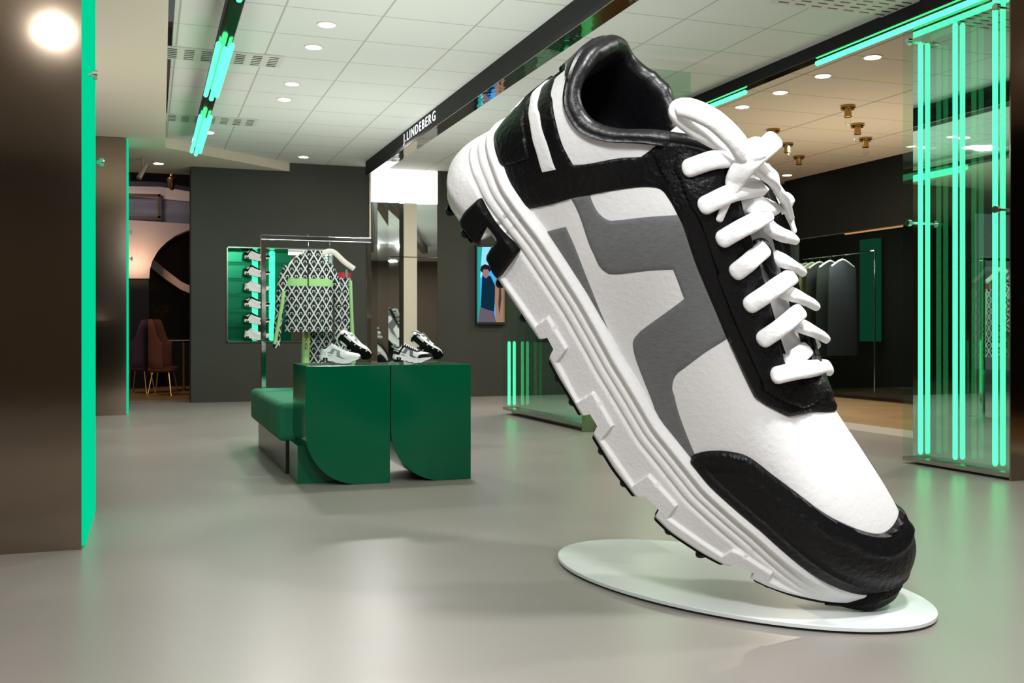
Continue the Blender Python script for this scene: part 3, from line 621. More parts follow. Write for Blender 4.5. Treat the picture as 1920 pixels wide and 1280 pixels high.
# ------------------------------------------------------------------ green glass clad walls with neon tubes
def tube(mb, x, y, z0, z1, r=.021): mb.lathe([(r*.6, z0), (r, z0+.02), (r, z1-.02), (r*.6, z1)], (x, y, 0), 16)
def neon_wall(loc, y0, y1, x, z0, z1, ys, tops, label, thick, group=None, body=M_bronze, bolts=()):
    t = empty('neon_glass_column', (x, (y0+y1)/2, 0), 0, label, 'glass column')
    part(MB().box((x+.135, y0+.02, .0), (x+thick, y1, CZ if x > 0 else LZ)), 'column_body', body, t)
    part(MB().box((x+.115, y0+.02, z0), (x+.134, y1-.0, z1)), 'mirror_back', M_mirror, t)
    part(MB().box((x, y0, z0), (x+.012, y1, z1)), 'glass_panel', M_glass, t)
    part(MB().box((x-.004, y0, z0-.035), (x+.13, y1, z0)), 'bottom_rail', M_steel, t)
    part(MB().box((x-.004, y0-.014, 0), (x+.134, y0-.002, z1)), 'end_strip', M_bronze, t)
    for y, tp in zip(ys, tops):
        mb = MB(); tube(mb, x+.075, y, z0+.03, tp); part(mb, 'neon_tube', M_neon_hot, t, smooth=True)
    for px, py in bolts:
        q = onx(px, py, x); mb = MB(); mb.lathe([(.018, -.05), (.03, -.05), (.03, -.012), (.012, -.012), (.012, .11)], (x, q[1], q[2]), 18, 'x'); part(mb, 'standoff_bolt', M_chrome, t, smooth=True)
    return t
XR = 6.55
yR1 = float(onx(1693, 800, XR)[1]); yR0 = float(onx(1893, 800, XR)[1])
ysR = [float(onx(p, 400, XR+.075)[1]) for p in (1726, 1791, 1866)]
tops = [float(onx(p, y, XR+.075)[2]) for p, y in ((1726, 80), (1791, 42), (1866, -8))]
neon_wall(None, yR0, yR1, XR, .06, 4.0, ysR, tops, 'green glass column with vertical neon tubes at the right, beside the shop window', 2.4, bolts=((1709, 79), (1709, 418), (1874, 14), (1874, 393)))
XC = 4.92
yC1 = float(onx(943, 700, XC)[1]); yC0 = float(onx(1192, 700, XC)[1])
tc = neon_wall(None, yC0*5.56/4.92+.15, yC1, XC, .10, 4.05, [yC1-.06], [float(onx(948, 640, XC)[2])], 'mirrored glass column with green neon reflection standing behind the giant sneaker', .62)  # the short glowing tube stands in for reflected green neon
gp = tag(MB().box((XC, yC0+.0, .02), (float(ony(1295, 300, yC0)[0]), yC0+.012, 4.02)).build('glass_screen', M_glassg, org=(XC, yC0, 0)), 'tall green tinted glass sheet rising to the ceiling behind the sneaker laces', 'glass panel')
# left columns: bronze mirror front, glowing green side
def left_column(px, py, depth, width, label):
    q = fl(px, py); x, y = float(q[0]), float(q[1])
    t = empty('bronze_column', (x-width/2, y+depth/2, 0), 0, label, 'column')
    part(MB().box((x-width, y, 0), (x, y+depth, LZ-.005)), 'mirror_cladding', M_bronze, t)
    part(MB().box((x-.0, y-.004, .0), (x+.008, y+.006, LZ-.005)), 'corner_trim', M_bronze, t)
    part(MB().box((x+.001, y+.01, .02), (x+.028, y+depth, LZ-.01)), 'lit_panel', M_panelglow, t)
    for z in (1.9+.75, 1.0+1.3):
        mb = MB(); mb.lathe([(.012, .04), (.012, .06), (.028, .06), (.028, .085), (.018, .085)], (x, y+(.12 if z > 2.5 else depth-.15), z), 16, 'x'); part(mb, 'standoff_bolt', M_chrome, t, smooth=True)
    return t
left_column(150, 1030, 1.2, 3.0, 'wide bronze mirrored column with glowing green side at the left edge')
left_column(236, 778, .8, 1.6, 'slim bronze mirrored column further back, beside the cafe opening')
# ------------------------------------------------------------------ black sign beam
yb1 = float(onz(685, 303, CZ)[1]); XB = float(onz(1076, 0, CZ)[0]); zB = 3.9
beam = empty('sign_beam', (XB, 9, CZ), 0, 'long black ceiling beam with mirrored underside and glowing white shop lettering', 'sign beam')
part(MB().box((XB, 1.5, zB+.006), (XB+.2, yb1, CZ-.001)), 'beam_casing', M_beam, beam)
part(MB().box((XB+.004, 1.5, zB), (XB+.196, yb1-.004, zB+.006)), 'mirror_underside', mat('wavy_mirror', (.75, .75, .72), .02, 1, bump=(2.2, .5)), beam)
def text_mesh(name, body, m, parent, loc, rot, height, width, depth=.01, bold=.0):
    cu = bpy.data.curves.new(name, 'FONT'); cu.body = body; cu.extrude = .5*depth; cu.offset = bold; cu.size = 1; cu.resolution_u = 3; cu.space_character = 1.3 if body.endswith('BERG') and depth < .004 else 1.0
    o = bpy.data.objects.new(name, cu); C.objects.link(o); bpy.context.view_layer.update()
    me = bpy.data.meshes.new_from_object(o); bpy.data.objects.remove(o)
    v = np.array([tuple(x.co) for x in me.vertices]); mn, mx = v.min(0), v.max(0)
    sx, sy = width/(mx[0]-mn[0]), height/(mx[1]-mn[1])
    M = rot.to_3x3()
    for x in me.vertices: x.co = M @ Vector(((x.co.x-mn[0])*sx, (x.co.y-mn[1])*sy, x.co.z))
    me.materials.clear(); me.materials.append(m); q = bpy.data.objects.new(name, me); C.objects.link(q)
    q.location = Vector(loc)-(parent.location if parent else Vector((0, 0, 0))); q.parent = parent; return q
ya = float(onx(757, 260, XB)[1]); yz = float(onx(817, 225, XB)[1]); za = float(onx(757, 277, XB)[2])
R = Matrix(((0, 0, -1), (-1, 0, 0), (0, 1, 0))).transposed().transposed()
M_sign = emis('sign_letter_glow', (.93, .97, 1), 1.6)
text_mesh('sign_lettering', 'J.LINDEBERG', M_sign, beam, (XB-.006, ya, zB+.042), Matrix(((0, 0, -1), (-1, 0, 0), (0, 1, 0))), .170, ya-yz, .003, .004)
# ------------------------------------------------------------------ ceiling neon fixtures
def ceiling_neon(x, y0, y1, z, segs, label, zt, w=.16):
    t = empty('neon_ceiling_light', (x, (y0+y1)/2, zt), 0, label, 'neon light')
    part(MB().box((x-w/2, y0, z+.045), (x+w/2, y1, zt)), 'housing', M_beam, t)
    part(MB().box((x-w/2+.01, y0+.01, z+.038), (x+w/2-.01, y1-.01, z+.045)), 'reflector', M_bronze, t)
    for a, b, offs in segs:
        for dx, dz in offs:
            mb = MB(); mb.tube([(x+dx, a, z+dz), (x+dx, b, z+dz)], .026, 14); part(mb, 'neon_tube', M_neon_hot, t, smooth=True)
    return t
YL = lambda px, py, z: float(onz(px, py, z)[1])
zl = 3.88; xl = float(onz(372, 268, zl)[0])
tri = [(-.06, .01), (.06, .01), (0, -.03)]
ceiling_neon(xl, 6.0, YL(366, 286, zl), zl, [(YL(412, 85, zl), YL(388, 180, zl), tri), (YL(385, 220, zl), YL(367, 286, zl), tri), (6.2, YL(430, -10, zl), tri)], 'hanging triple tube green neon light over the left walkway', zl+.12, .14)
zr = 3.98
ceiling_neon(XR, yR0+.0, 16.5, zr, [(yR0+.1, YL(1521, 118, zr), [(0, 0)]), (YL(1388, 172, zr), YL(1296, 210, zr), [(0, 0)]), (YL(1276, 216, zr), 15.6, [(0, 0)])], 'long green neon ceiling light running from the right glass column', CZ, .15)
# ------------------------------------------------------------------ downlights, vents
def downlight(px, py, z, label, group, r=.085):
    q = onz(px, py, z); t = empty('downlight', (q[0], q[1], z), 0, label, 'downlight', group)
    part(MB().lathe([(r+.02, -.006), (r+.02, .0), (r, .0), (r, -.006)], (q[0], q[1], z), 24), 'trim_ring', M_cream, t, smooth=True)
    part(MB().lathe([(r*.98, -.009), (r*.98, -.002)], (q[0], q[1], z), 24), 'lamp', M_white_l, t)
gL = 'round downlights in the white tiled ceiling'
for (px, py), lab in zip([(613, 46), (588, 88), (548, 157), (533, 186), (569, 294), (391, 248)],
    ['round downlight nearest the viewer in the tiled ceiling, left of the sign beam', 'round downlight second nearest in the tiled ceiling, left of the sign beam', 'round downlight midway along the tiled ceiling, nearer of a close pair', 'round downlight midway along the tiled ceiling, farther of a close pair', 'round downlight at the far end of the tiled ceiling by the dark back wall', 'round downlight beside the far end of the hanging green neon light']): downlight(px, py, CZ, lab, gL, .08)
downlight(297, 306, LZ, 'round downlight in the lowered ceiling above the cafe opening', gL, .08)
gR = 'downlights in the beige ceiling'
for (px, py), lab in zip([(1636, 107), (1543, 142), (1463, 173), (1392, 200), (1476, 328)], ['beige ceiling downlight closest to the right glass column', 'beige ceiling downlight second from the right glass column', 'beige ceiling downlight third from the right glass column', 'beige ceiling downlight farthest along the row, above the lace loop', 'lone downlight at the far edge of the beige ceiling, by the lit cream wall']): downlight(px, py, CZ, lab, gR, .085)
for (px, py, z, xx, yy), lab in zip([(105, 57, 0, 2.0, -1.5), (0, 0, 0, 3.2, -2.4), (0, 0, 0, 1.0, -3.6), (0, 0, 0, -1.5, 1.5), (0, 0, 0, -1.5, 3.6)], range(5)):
    pass
def vent(px, py, nx, ny, z, label, sx=.62, sy=.5):
    q = onz(px, py, z); x, y = float(q[0]), float(q[1])
    t = empty('ceiling_vent', (x, y, z), 0, label, 'vent')
    part(MB().box((x-sx, y-sy/2, z-.012), (x+sx, y+sy/2, z-.001)), 'vent_plate', mat('vent_plate_paint', (.50, .50, .45), .6), t)
    mb = MB()
    for i in range(nx):
        for j in range(ny):
            cx, cy = x-sx+.1+i*(2*sx-.2)/(nx-1), y-sy/2+.07+j*(sy-.14)/(ny-1)
            mb.lathe([(.038, -.02), (.03, -.02), (.03, -.014), (.038, -.014)], (cx, cy, z), 8)
    mb2 = MB()
    for i in range(nx):
        for j in range(ny):
            cx, cy = x-sx+.1+i*(2*sx-.2)/(nx-1), y-sy/2+.07+j*(sy-.14)/(ny-1); mb2.box((cx-.05, cy-.008, z-.016), (cx+.05, cy+.008, z-.0125)); 
    tag(part(mb2, 'vent_slots', M_black, t), kind='stuff')
vent(418, 106, 7, 6, CZ, 'ceiling air vent with slots beside the nearer green neon tubes')
vent(396, 224, 7, 5, CZ, 'ceiling air vent with slots beside the far end of the green neon light')
vent(1585, 2, 7, 5, CZ, 'ceiling air vent at the top edge above the right green neon light')
# ------------------------------------------------------------------ brass pendant lamps
M_brass = mat('brass', (.42, .24, .07), .25, 1); M_bulb = glassm('clear_bulb_glass', (.97, .97, .95))
def brass_lamp(px, py, label, s=1.0, z=CZ):
    q = onz(px, py-10, z); x, y = float(q[0]), float(q[1]); t = empty('brass_ceiling_lamp', (x, y, z), 0, label, 'ceiling lamp', 'brass ceiling lamps in the beige ceiling')
    part(MB().lathe([(.02*s, -.03*s), (.10*s, -.03*s), (.10*s, -.001)], (x, y, z), 20), 'ceiling_plate', M_brass, t, smooth=True)
    for a in range(3): part(MB().lathe([(.004, -.06*s), (.025*s, -.055*s), (.025*s, -.035*s), (.004, -.03*s)], (x+.075*s*math.cos(a*2.1), y+.075*s*math.sin(a*2.1), z), 10), 'screw_knob', M_brass, t, smooth=True)
    part(MB().lathe([(.045*s, -.16*s), (.055*s, -.155*s), (.05*s, -.14*s), (.045*s, -.05*s), (.05*s, -.03*s)], (x, y, z), 20), 'socket', M_brass, t, smooth=True)
    part(MB().lathe([(.004, -.28*s), (.035*s, -.265*s), (.05*s, -.23*s), (.04*s, -.18*s), (.03*s, -.16*s)], (x, y, z), 16), 'bulb', M_bulb, t, smooth=True)
    return t
for px, py, lab in [(1590, 208, 'brass lamp nearest the right glass column, top of its group of three'), (1608, 242, 'brass lamp in the middle of the right group of three'), (1623, 268, 'brass lamp closest to the dark shop front, lowest of the right group'), (1450, 252, 'brass lamp half hidden behind the white lace end'), (1476, 278, 'brass lamp in the middle of the left group, right of the lace end'), (1498, 302, 'brass lamp lowest of the left group, above the lit cream wall')]: brass_lamp(px, py, lab, .95)
# ------------------------------------------------------------------ white disc
ol = [(1045, 1045), (1050, 1033), (1075, 1020), (1120, 1013), (1190, 1011), (1280, 1014), (1380, 1026), (1480, 1044), (1560, 1063), (1640, 1087), (1700, 1103), (1740, 1120), (1762, 1140), (1765, 1150), (1750, 1161), (1710, 1170), (1620, 1174), (1500, 1168), (1380, 1153), (1270, 1131), (1170, 1104), (1090, 1075), (1052, 1056)]
zd = .03
D = np.array([fl(x, y, zd)[:2] for x, y in ol]); 
A = np.column_stack([D[:, 0]**2, D[:, 0]*D[:, 1], D[:, 1]**2, D[:, 0], D[:, 1]]); k = np.linalg.lstsq(A, np.ones(len(D)), rcond=None)[0]
cxy = np.linalg.solve([[2*k[0], k[1]], [k[1], 2*k[2]]], [-k[3], -k[4]]); f0 = 1-(k[0]*cxy[0]**2+k[1]*cxy[0]*cxy[1]+k[2]*cxy[1]**2+k[3]*cxy[0]+k[4]*cxy[1])
ev, evec = np.linalg.eigh([[k[0], k[1]/2], [k[1]/2, k[2]]]); ra = np.sqrt(f0/ev)
mb = MB(); prof = [(.985, zd-.022), (1.0, zd-.018), (1.0, zd-.004), (.994, zd), (.5, zd), (0.01, zd)]; n = 128; vs = []
for r, z in prof:
    for i in range(n):
        a = 2*PI*i/n; p = cxy+evec[:, 0]*ra[0]*r*math.cos(a)+evec[:, 1]*ra[1]*r*math.sin(a); vs.append((p[0], p[1], z))
mb.add(vs, [(i*n+j, i*n+(j+1) % n, (i+1)*n+(j+1) % n, (i+1)*n+j) for i in range(len(prof)-1) for j in range(n)]+[tuple(range(n))[::-1], tuple(range(5*n, 6*n))])
dk = empty('display_disc', (cxy[0], cxy[1], 0), 0, 'large flat white oval plate on the floor under the giant sneaker', 'display base')
part(mb, 'disc_plate', mat('white_lacquer', (.66, .70, .69), .35), dk, smooth=True)
mb = MB(); mb.lathe([(.5, 0), (.5, zd-.022)], (cxy[0], cxy[1], 0), 48); part(mb, 'disc_foot', M_black, dk)
# ------------------------------------------------------------------ green display cubes
M_gr = mat('green_lacquer', (.000, .080, .033), .12, coat=.0, spec=.28)
M_grm = mat('green_gloss_side', (.004, .16, .07), .06, .5)
def front(px, py, Y): return ony(px, py, Y)
Yc = float(fl(732, 905)[1]); ztop = float(ony(732, 684, Yc)[2])
def cube(pxl, pxr, label, r_px=100):
    xl_, xr_ = float(ony(pxl, 700, Yc)[0]), float(ony(pxr, 700, Yc)[0]); r = .42; D_ = .72
    t = empty('display_cube', ((xl_+xr_)/2, Yc+D_/2, 0), 0, label, 'display cube', 'green display cubes')
    pts = [(xr_, Yc, 0.0), (xr_, Yc, ztop), (xl_, Yc, ztop)]+[(xl_+r-r*math.cos(a), Yc, r-r*math.sin(a)+.0) for a in np.linspace(0, PI/2, 20)]
    part(MB().prism(pts, (0, D_, 0)), 'cube_body', M_gr, t, bevel=.004)
    return t, xl_, xr_, D_
cA, ax0, ax1, cD = cube(573, 731.5, 'left green lacquered display cube with curved lower corner, nearest the bench')
cB, bx0, bx1, _ = cube(733, 883, 'right green lacquered display cube with curved lower corner')
# plinth block and bench
yk = Yc+.18
q = ony(558, 826, yk)
part(MB().box((q[0]-.0, yk, 0), (ax0+.30, yk+.5, .30)), 'base_block', M_gr, cA)
M_velvet = mat('green_velvet', (.012, .20, .10), .8, noise=(5, .15), bump=(12, .2))
yn = Yc+cD+.05; yn = Yc+cD+.03
cn = ony(521, 755, yn); zb_ = float(ony(521, 828, yn)[2]); ztb = float(cn[2]); xb = float(cn[0]); yfar = float(onx(470, 728, xb)[1])
bn = empty('velvet_bench', (xb+.5, (yn+yfar)/2, 0), 0, 'green velvet bench with dark base behind the left display cube', 'bench')
mb = MB(); mb.box((xb, yn, zb_), (ax0+.55, yfar, ztb)); part(mb, 'seat_cushion', M_velvet, bn, bevel=.05, smooth=True)
part(MB().box((xb+.07, yn+.05, 0), (ax0+.42, yfar-.1, zb_-.001)), 'base', mat('dark_mirror_base', (.03, .025, .02), .25, .4), bn)
# ------------------------------------------------------------------ chrome clothes rail
yr = yfar+.16; q0 = ony(494, 449, yr); q1 = ony(691, 459, yr); zr0 = float(q0[2]); rk = empty('clothes_rail', ((q0[0]+q1[0])/2, yr, 0), 0, 'chrome clothes rail of square tube standing behind the display cubes', 'clothes rail')
hh = .026
for x in (float(q0[0]), float(q1[0])):
    part(MB().box((x-hh, yr-hh, .0), (x+hh, yr+hh, zr0)), 'post', M_chrome, rk, bevel=.004)
part(MB().box((float(q0[0])-hh, yr-hh, zr0-.0), (float(q1[0])+hh, yr+hh, zr0+.05)), 'top_bar', M_chrome, rk, bevel=.004)
part(MB().box((float(q0[0])-.03, yr-.25, 0), (float(q0[0])+.03, yr+.25, .012)).box((float(q1[0])-.03, yr-.25, 0), (float(q1[0])+.03, yr+.25, .012)), 'foot_plate', M_chrome, rk)
# patterned fabric: diagonal lattice with small bridge marks
def lattice(name, scale=10.8):
    m = mat(name, (.01, .012, .02), .8); nt = m.node_tree; b = nt.nodes['Principled BSDF']; tc = nt.nodes['Texture Coordinate']; L_ = nt.links
    sep = nt.nodes.new('ShaderNodeSeparateXYZ'); L_.new(tc.outputs['Object'], sep.inputs[0])
    def M(op, a, b_=None, c=None):
        n = nt.nodes.new('ShaderNodeMath'); n.operation = op
        for i, v in enumerate((a, b_, c)):
            if v is None: continue
            if isinstance(v, (int, float)): n.inputs[i].default_value = v
            else: L_.new(v, n.inputs[i])
        return n.outputs[0]
    x = M('MULTIPLY', sep.outputs[0], scale); z = M('MULTIPLY', sep.outputs[2], scale*.58)
    u = M('ADD', x, z); v = M('SUBTRACT', x, z)
    def line(t, w): return M('LESS_THAN', M('ABSOLUTE', M('SUBTRACT', M('FRACT', M('ADD', t, 50.)), .5)), w)
    du, dv = line(u, .095), line(v, .095)
    # bridge mark in each diamond: coordinates local to the diamond centre
    fu, fv = M('FRACT', M('ADD', u, 50.)), M('FRACT', M('ADD', v, 50.))
    lx = M('MULTIPLY', M('SUBTRACT', M('ADD', fu, fv), 1.0), .5); 
    cu, cv = M('SUBTRACT', M('FRACT', M('ADD', u, 50.5)), .5), M('SUBTRACT', M('FRACT', M('ADD', v, 50.5)), .5)
    mx_ = M('MULTIPLY', M('ADD', cu, cv), .5); mz = M('MULTIPLY', M('SUBTRACT', cu, cv), .5)
    def box(a0, a1, b0, b1):
        return M('MULTIPLY', M('MULTIPLY', M('GREATER_THAN', mx_, a0), M('LESS_THAN', mx_, a1)), M('MULTIPLY', M('GREATER_THAN', mz, b0), M('LESS_THAN', mz, b1)))
    mark = M('MAXIMUM', M('MAXIMUM', box(-.14, .14, .02, .07), box(-.16, -.09, -.06, .07)), M('MAXIMUM', box(.09, .16, -.06, .07), box(-.22, -.12, -.10, -.055)))
    mark = M('MAXIMUM', mark, box(.12, .22, -.10, -.055))
    al = M('MAXIMUM', M('MAXIMUM', du, dv), mark)
    mx = nt.nodes.new('ShaderNodeMix'); mx.data_type = 'RGBA'; mx.inputs[6].default_value = (.010, .013, .022, 1); mx.inputs[7].default_value = (.62, .68, .62, 1)
    L_.new(al, mx.inputs[0]); L_.new(mx.outputs[2], b.inputs['Base Color']); return m
M_lat = lattice('lattice_print_fabric'); M_lime = mat('lime_fabric', (.36, .66, .26), .8); M_hang = mat('cream_hanger', (.72, .70, .60), .4); M_red = mat('red_waistband', (.45, .02, .05), .7)
yj = yr-.02
def J(px, py, y=None): return ony(px, py, y if y is not None else yj)
def cloth_sheet(rows, thick=.07, y=None, wav=.0):
    """rows of (left px, right px, py): a rounded, gently folded hanging volume"""
    y = yj if y is None else y; rings = []; n = 40
    P = catmull([(a, b, c) for a, b, c in rows], 5)
    for a, b, c in P:
        A_, B_ = ony(a, c, y), ony(b, c, y); cx_, hx, z = (A_[0]+B_[0])/2, (B_[0]-A_[0])/2, (A_[2]+B_[2])/2; ring = []
        for i in range(n):
            t = 2*PI*i/n; cx2 = math.copysign(abs(math.cos(t))**.75, math.cos(t)); f = 1+wav*math.sin(7*cx2*3+z*4)
            ring.append((cx_+hx*cx2, y+thick*math.sin(t)*f, z))
        rings.append(ring)
    mb = MB(); vs = [p for r in rings for p in r]; m = len(rings)
    mb.add(vs, [(i*n+j, i*n+(j+1) % n, (i+1)*n+(j+1) % n, (i+1)*n+j) for i in range(m-1) for j in range(n)]+[tuple(range(n)), tuple(range((m-1)*n, m*n))]); return mb
def hanger(cx, py_hook, py_bar, label, drop_l, drop_r, y):
    h = ony(cx, py_bar, y); t = empty('clothes_hanger', (h[0], y, h[2]), 0, label, 'hanger')
    zt_ = zr0+.055; mb = MB(); hk = [(h[0], y, h[2]), (h[0], y, zt_-.02)]+[(h[0]+.0, y-.0+.03*math.sin(a), zt_-.015+.03*(1-math.cos(a))*.5) for a in np.linspace(0, 2.6, 8)]
    part(MB().tube(hk, .004, 8), 'hook', M_chrome, t, smooth=True)
    pts = [ony(p[0], p[1], y) for p in drop_l]+[tuple(h)]+[ony(p[0], p[1], y) for p in drop_r]
    P = catmull(pts, 6); part(MB().tube(P, [.022]*len(P), 10, r2=[.03]*len(P)), 'hanger_arm', M_hang, t, smooth=True); return t
jk = empty('patterned_jacket', tuple(J(578, 560)), 0, 'black and white lattice print zip jacket with lime chest band on a hanger', 'jacket')
part(cloth_sheet([(560, 600, 478), (546, 618, 490), (536, 625, 504), (532, 627, 520), (533, 627, 524)], .09), 'yoke', M_lat, jk, smooth=True)
part(cloth_sheet([(532, 626, 523), (533, 626, 530), (534, 625, 537)], .094), 'chest_band', M_lime, jk, smooth=True)
part(cloth_sheet([(534, 625, 536), (534, 624, 570), (534, 624, 600), (534, 624, 622)], .09), 'torso', M_lat, jk, smooth=True)
part(cloth_sheet([(572, 604, 470), (566, 606, 478), (562, 608, 486)], .075), 'collar', M_lat, jk, smooth=True)
def sleeve(pts, mtl, name, ra=.052): 
    P = catmull([ony(a, b, yj-.01) for a, b in pts], 6); k_ = len(P); return part(MB().tube(P, list(np.linspace(ra*1.25, ra*.75, k_)), 16, r2=list(np.linspace(ra*1.1, ra*.7, k_))), name, mtl, jk, smooth=True)
sleeve([(541, 500), (530, 530), (525, 570), (521, 610), (518, 652)], M_lat, 'sleeve')
sleeve([(617, 500), (630, 530), (634, 570), (634, 610), (633, 640)], M_lat, 'sleeve', .048)
P_ = catmull([ony(a, b, yj-.075) for a, b in ((532, 545), (528, 575), (521, 612), (515, 645))], 5); part(MB().tube(P_, .018, 8, r2=[.02]*len(P_)), 'lime_sleeve_stripe', M_lime, jk, smooth=True)
part(MB().tube([ony(578, 486, yj-.095), ony(578, 510, yj-.097), ony(578, 536, yj-.1)], .006, 8), 'zip', M_black, jk)
hanger(578, 448, 474, 'cream hanger carrying the patterned jacket', [(548, 494), (563, 480)], [(594, 480), (612, 494)], yj)
hanger(618, 448, 471, 'empty cream hanger sloping down at the right of the rail', [(602, 478), (610, 473)], [(628, 474), (645, 490), (664, 504)], yj+.1)
# trousers behind the jacket with lettered lime stripe, and leggings at the right
yt = yr+.20
tr = empty('patterned_trousers', tuple(J(595, 640, yt)), 0, 'lattice print trousers with lettered lime stripe hanging below the jacket', 'trousers')
part(cloth_sheet([(580, 624, 600), (580, 623, 640), (578, 610, 681)], .06, yt), 'trouser_leg', M_lat, tr, smooth=True)
part(cloth_sheet([(568, 582, 560), (568, 582, 620), (566, 581, 650), (565, 580, 682)], .045, yt-.04), 'lime_stripe', M_lime, tr, smooth=True)
lz0, lz1 = float(J(575, 655, yt-.1)[2]), float(J(575, 560, yt-.1)[2]); lx0, lx1 = float(J(570, 640, yt-.1)[0]), float(J(577, 640, yt-.1)[0])
text_mesh('stripe_lettering', 'J.LINDEBERG', mat('rust_print', (.30, .05, .02), .7), tr, (lx0, yt-.092, lz1+.1), Matrix(((0, 1, 0), (0, 0, -1), (-1, 0, 0))), lx1-lx0, lz1+.1-lz0, .006, .0)
lg = empty('patterned_leggings', tuple(J(645, 600, yt)), 0, 'lattice print leggings with red waistband and lime side stripe at the right of the jacket', 'leggings')
part(cloth_sheet([(632, 657, 520), (630, 660, 560), (628, 662, 620), (622, 660, 682)], .055, yt-.02), 'legging_leg', M_lat, lg, smooth=True)
part(cloth_sheet([(634, 658, 511), (633, 658, 521)], .062, yt-.02), 'waistband', M_red, lg, smooth=True)
part(cloth_sheet([(653, 660, 526), (655, 662, 580), (656, 665, 640), (657, 667, 682)], .035, yt-.06), 'lime_stripe', M_lime, lg, smooth=True)
part(MB().box(J(648, 505, yt-.1), J(651, 520, yt-.09)), 'clip', mat('green_clip', (.02, .3, .15), .4), lg)
# ------------------------------------------------------------------ wall niche with shelves
nx = [ony(p, 550, YF)[0] for p in (425, 590, 624)]
ni = empty('shelf_niche', ((n1+n2)/2, YF, zb), 0, 'green lit wall niche with glass shelves behind the clothes rail', 'wall niche')
Yb = YF+.40
part(MB().box((n1, Yb, zb), (n2, Yb+.015, zt)), 'niche_back', mat('niche_green_metal', (.006, .12, .055), .18, .9), ni)
part(MB().box((n1, YF-.02, zb-.0), (n1+.02, Yb, zt)).box((n2-.02, YF-.02, zb), (n2, Yb, zt)).box((n1, YF-.02, zt-.02), (n2, Yb, zt)).box((n1, YF-.02, zb), (n2, Yb, zb+.02)), 'niche_frame', mat('niche_frame_metal', (.10, .16, .12), .2, .9), ni)
for p in (478, 510): mb = MB(); tube(mb, float(ony(p, 550, Yb-.06)[0]), Yb-.06, zb+.03, zt-.03, .05); part(mb, 'neon_tube', M_neon, ni, smooth=True)
part(MB().box((float(ony(540, 0, Yb)[0]), Yb-.05, zt-.09), (n2-.03, Yb-.02, zt-.03)), 'white_light_bar', M_lightbox, ni)
part(MB().box((float(ony(545, 0, Yb)[0]), Yb-.03, zb+.03), (n2-.03, Yb-.012, zt-.1)), 'mirror_panel', M_mirror, ni)
shz = [float(ony(480, y, YF+.12)[2]) for y in (491, 521, 550, 580, 610, 640)]
for z in shz[:-1]: part(MB().box((n1+.02, YF+.0, z-.012), (n2-.02, Yb-.02, z)), 'glass_shelf', M_glass, ni)
# ------------------------------------------------------------------ small sneakers are the same design as the big one
keep_all = ('midsole', 'upper', 'quarter_overlay', 'side_stripe', 'mesh_inlay', 'eyestay', 'toe_cap', 'collar_lining', 'tongue', 'lace', 'heel_clip', 'outsole_tread', 'toe_bumper')
M_sg = mat('pale_grey_green_inlay', (.22, .30, .27), .6)
M_sw = mat('white_overlay', (.70, .74, .72), .5)
def small_sneaker(name, pos, length, ldir, tdir, label, group, parts, white=False, flip=False, red=False):
    """ldir: heel-to-toe direction, tdir: sole-to-top direction; pos: where the sole's middle stands"""
    k_ = length/2.66; l = Vector(ldir).normalized(); t = Vector(tdir); t = (t-l*t.dot(l)).normalized(); w = l.cross(t)
    Bm = Matrix([list(SL), list(ST), list(SW)]); Nm = Matrix([list(l), list(t), list(w)]).transposed()
    Rm = (Nm @ Bm).to_4x4()
    r = bpy.data.objects.new(name, None); C.objects.link(r); tag(r, label, 'sneaker', group)
    mid = Vector(shw(1.25, float(vb(1.35))-.03, 0))-Vector(shoe_base)
    Mx = Matrix.Translation(Vector(pos)) @ Rm @ Matrix.Scale(k_, 4) @ Matrix.Translation(-mid)
    r.matrix_world = Mx
    for c in [x for x in bpy.data.objects if x.parent == shoe]:
        st_ = c.name.split('.')[0]
        if st_ not in parts: continue
        
        d = c.copy(); C.objects.link(d); d.parent = r
        if white and st_ == 'mesh_inlay': d.material_slots[0].link = 'OBJECT'; d.material_slots[0].material = M_sg
        if white and st_ in ('quarter_overlay', 'eyestay', 'toe_cap', 'side_stripe'):
            d.material_slots[0].link = 'OBJECT'; d.material_slots[0].material = M_sw
    return r
tiny = ('midsole', 'upper', 'quarter_overlay', 'eyestay', 'toe_cap', 'collar_lining', 'heel_clip', 'outsole_tread', 'tongue')
gN = 'sneakers on the niche shelves'
labs = ['top shelf of the green niche', 'second shelf of the green niche from the top', 'third shelf of the green niche from the top', 'fourth shelf of the green niche from the top', 'fifth shelf of the green niche from the top', 'bottom of the green niche']
for i, (z, l_) in enumerate(zip(shz, labs)):
    wt = i in (2, 5); x = float(ony(483, 500, YF+.13)[0])
    small_sneaker('sneaker', (x, YF+.13, max(z+.008, zb+.034)), .45, (1, -.12, 0), (0, 0, 1), ('plain white' if wt else 'black and white')+' sneaker on the '+l_, gN, tiny, wt)
gC = 'sneaker pairs on the green cubes'
zc_ = ztop+.002
for cx, wt, l1, l2 in ((640, True, 'pale mint and white sneaker standing on the left green cube', 'sneaker showing its black sole, leaning behind the pale mint sneaker'), (776, False, 'black, white and grey sneaker standing on the right green cube', 'sneaker showing its black sole, leaning behind the black and white sneaker')):
    ys_ = Yc+.22; p = ony(cx-1, 681, ys_); 
    small_sneaker('sneaker', (p[0], ys_, zc_), .335, (1, -.10, 0), (0, 0, 1), l1, gC, keep_all, wt)
    yb_ = ys_+.22; a = Vector(ony(cx+3, 640, yb_)); b = Vector(ony(cx+42, 668, yb_)); d = (b-a)
    small_sneaker('sneaker', ony(cx+24, 654, yb_-.04), .335, (d.x, .0, d.z), (.45, .95, .35), l2, gC, keep_all, wt)
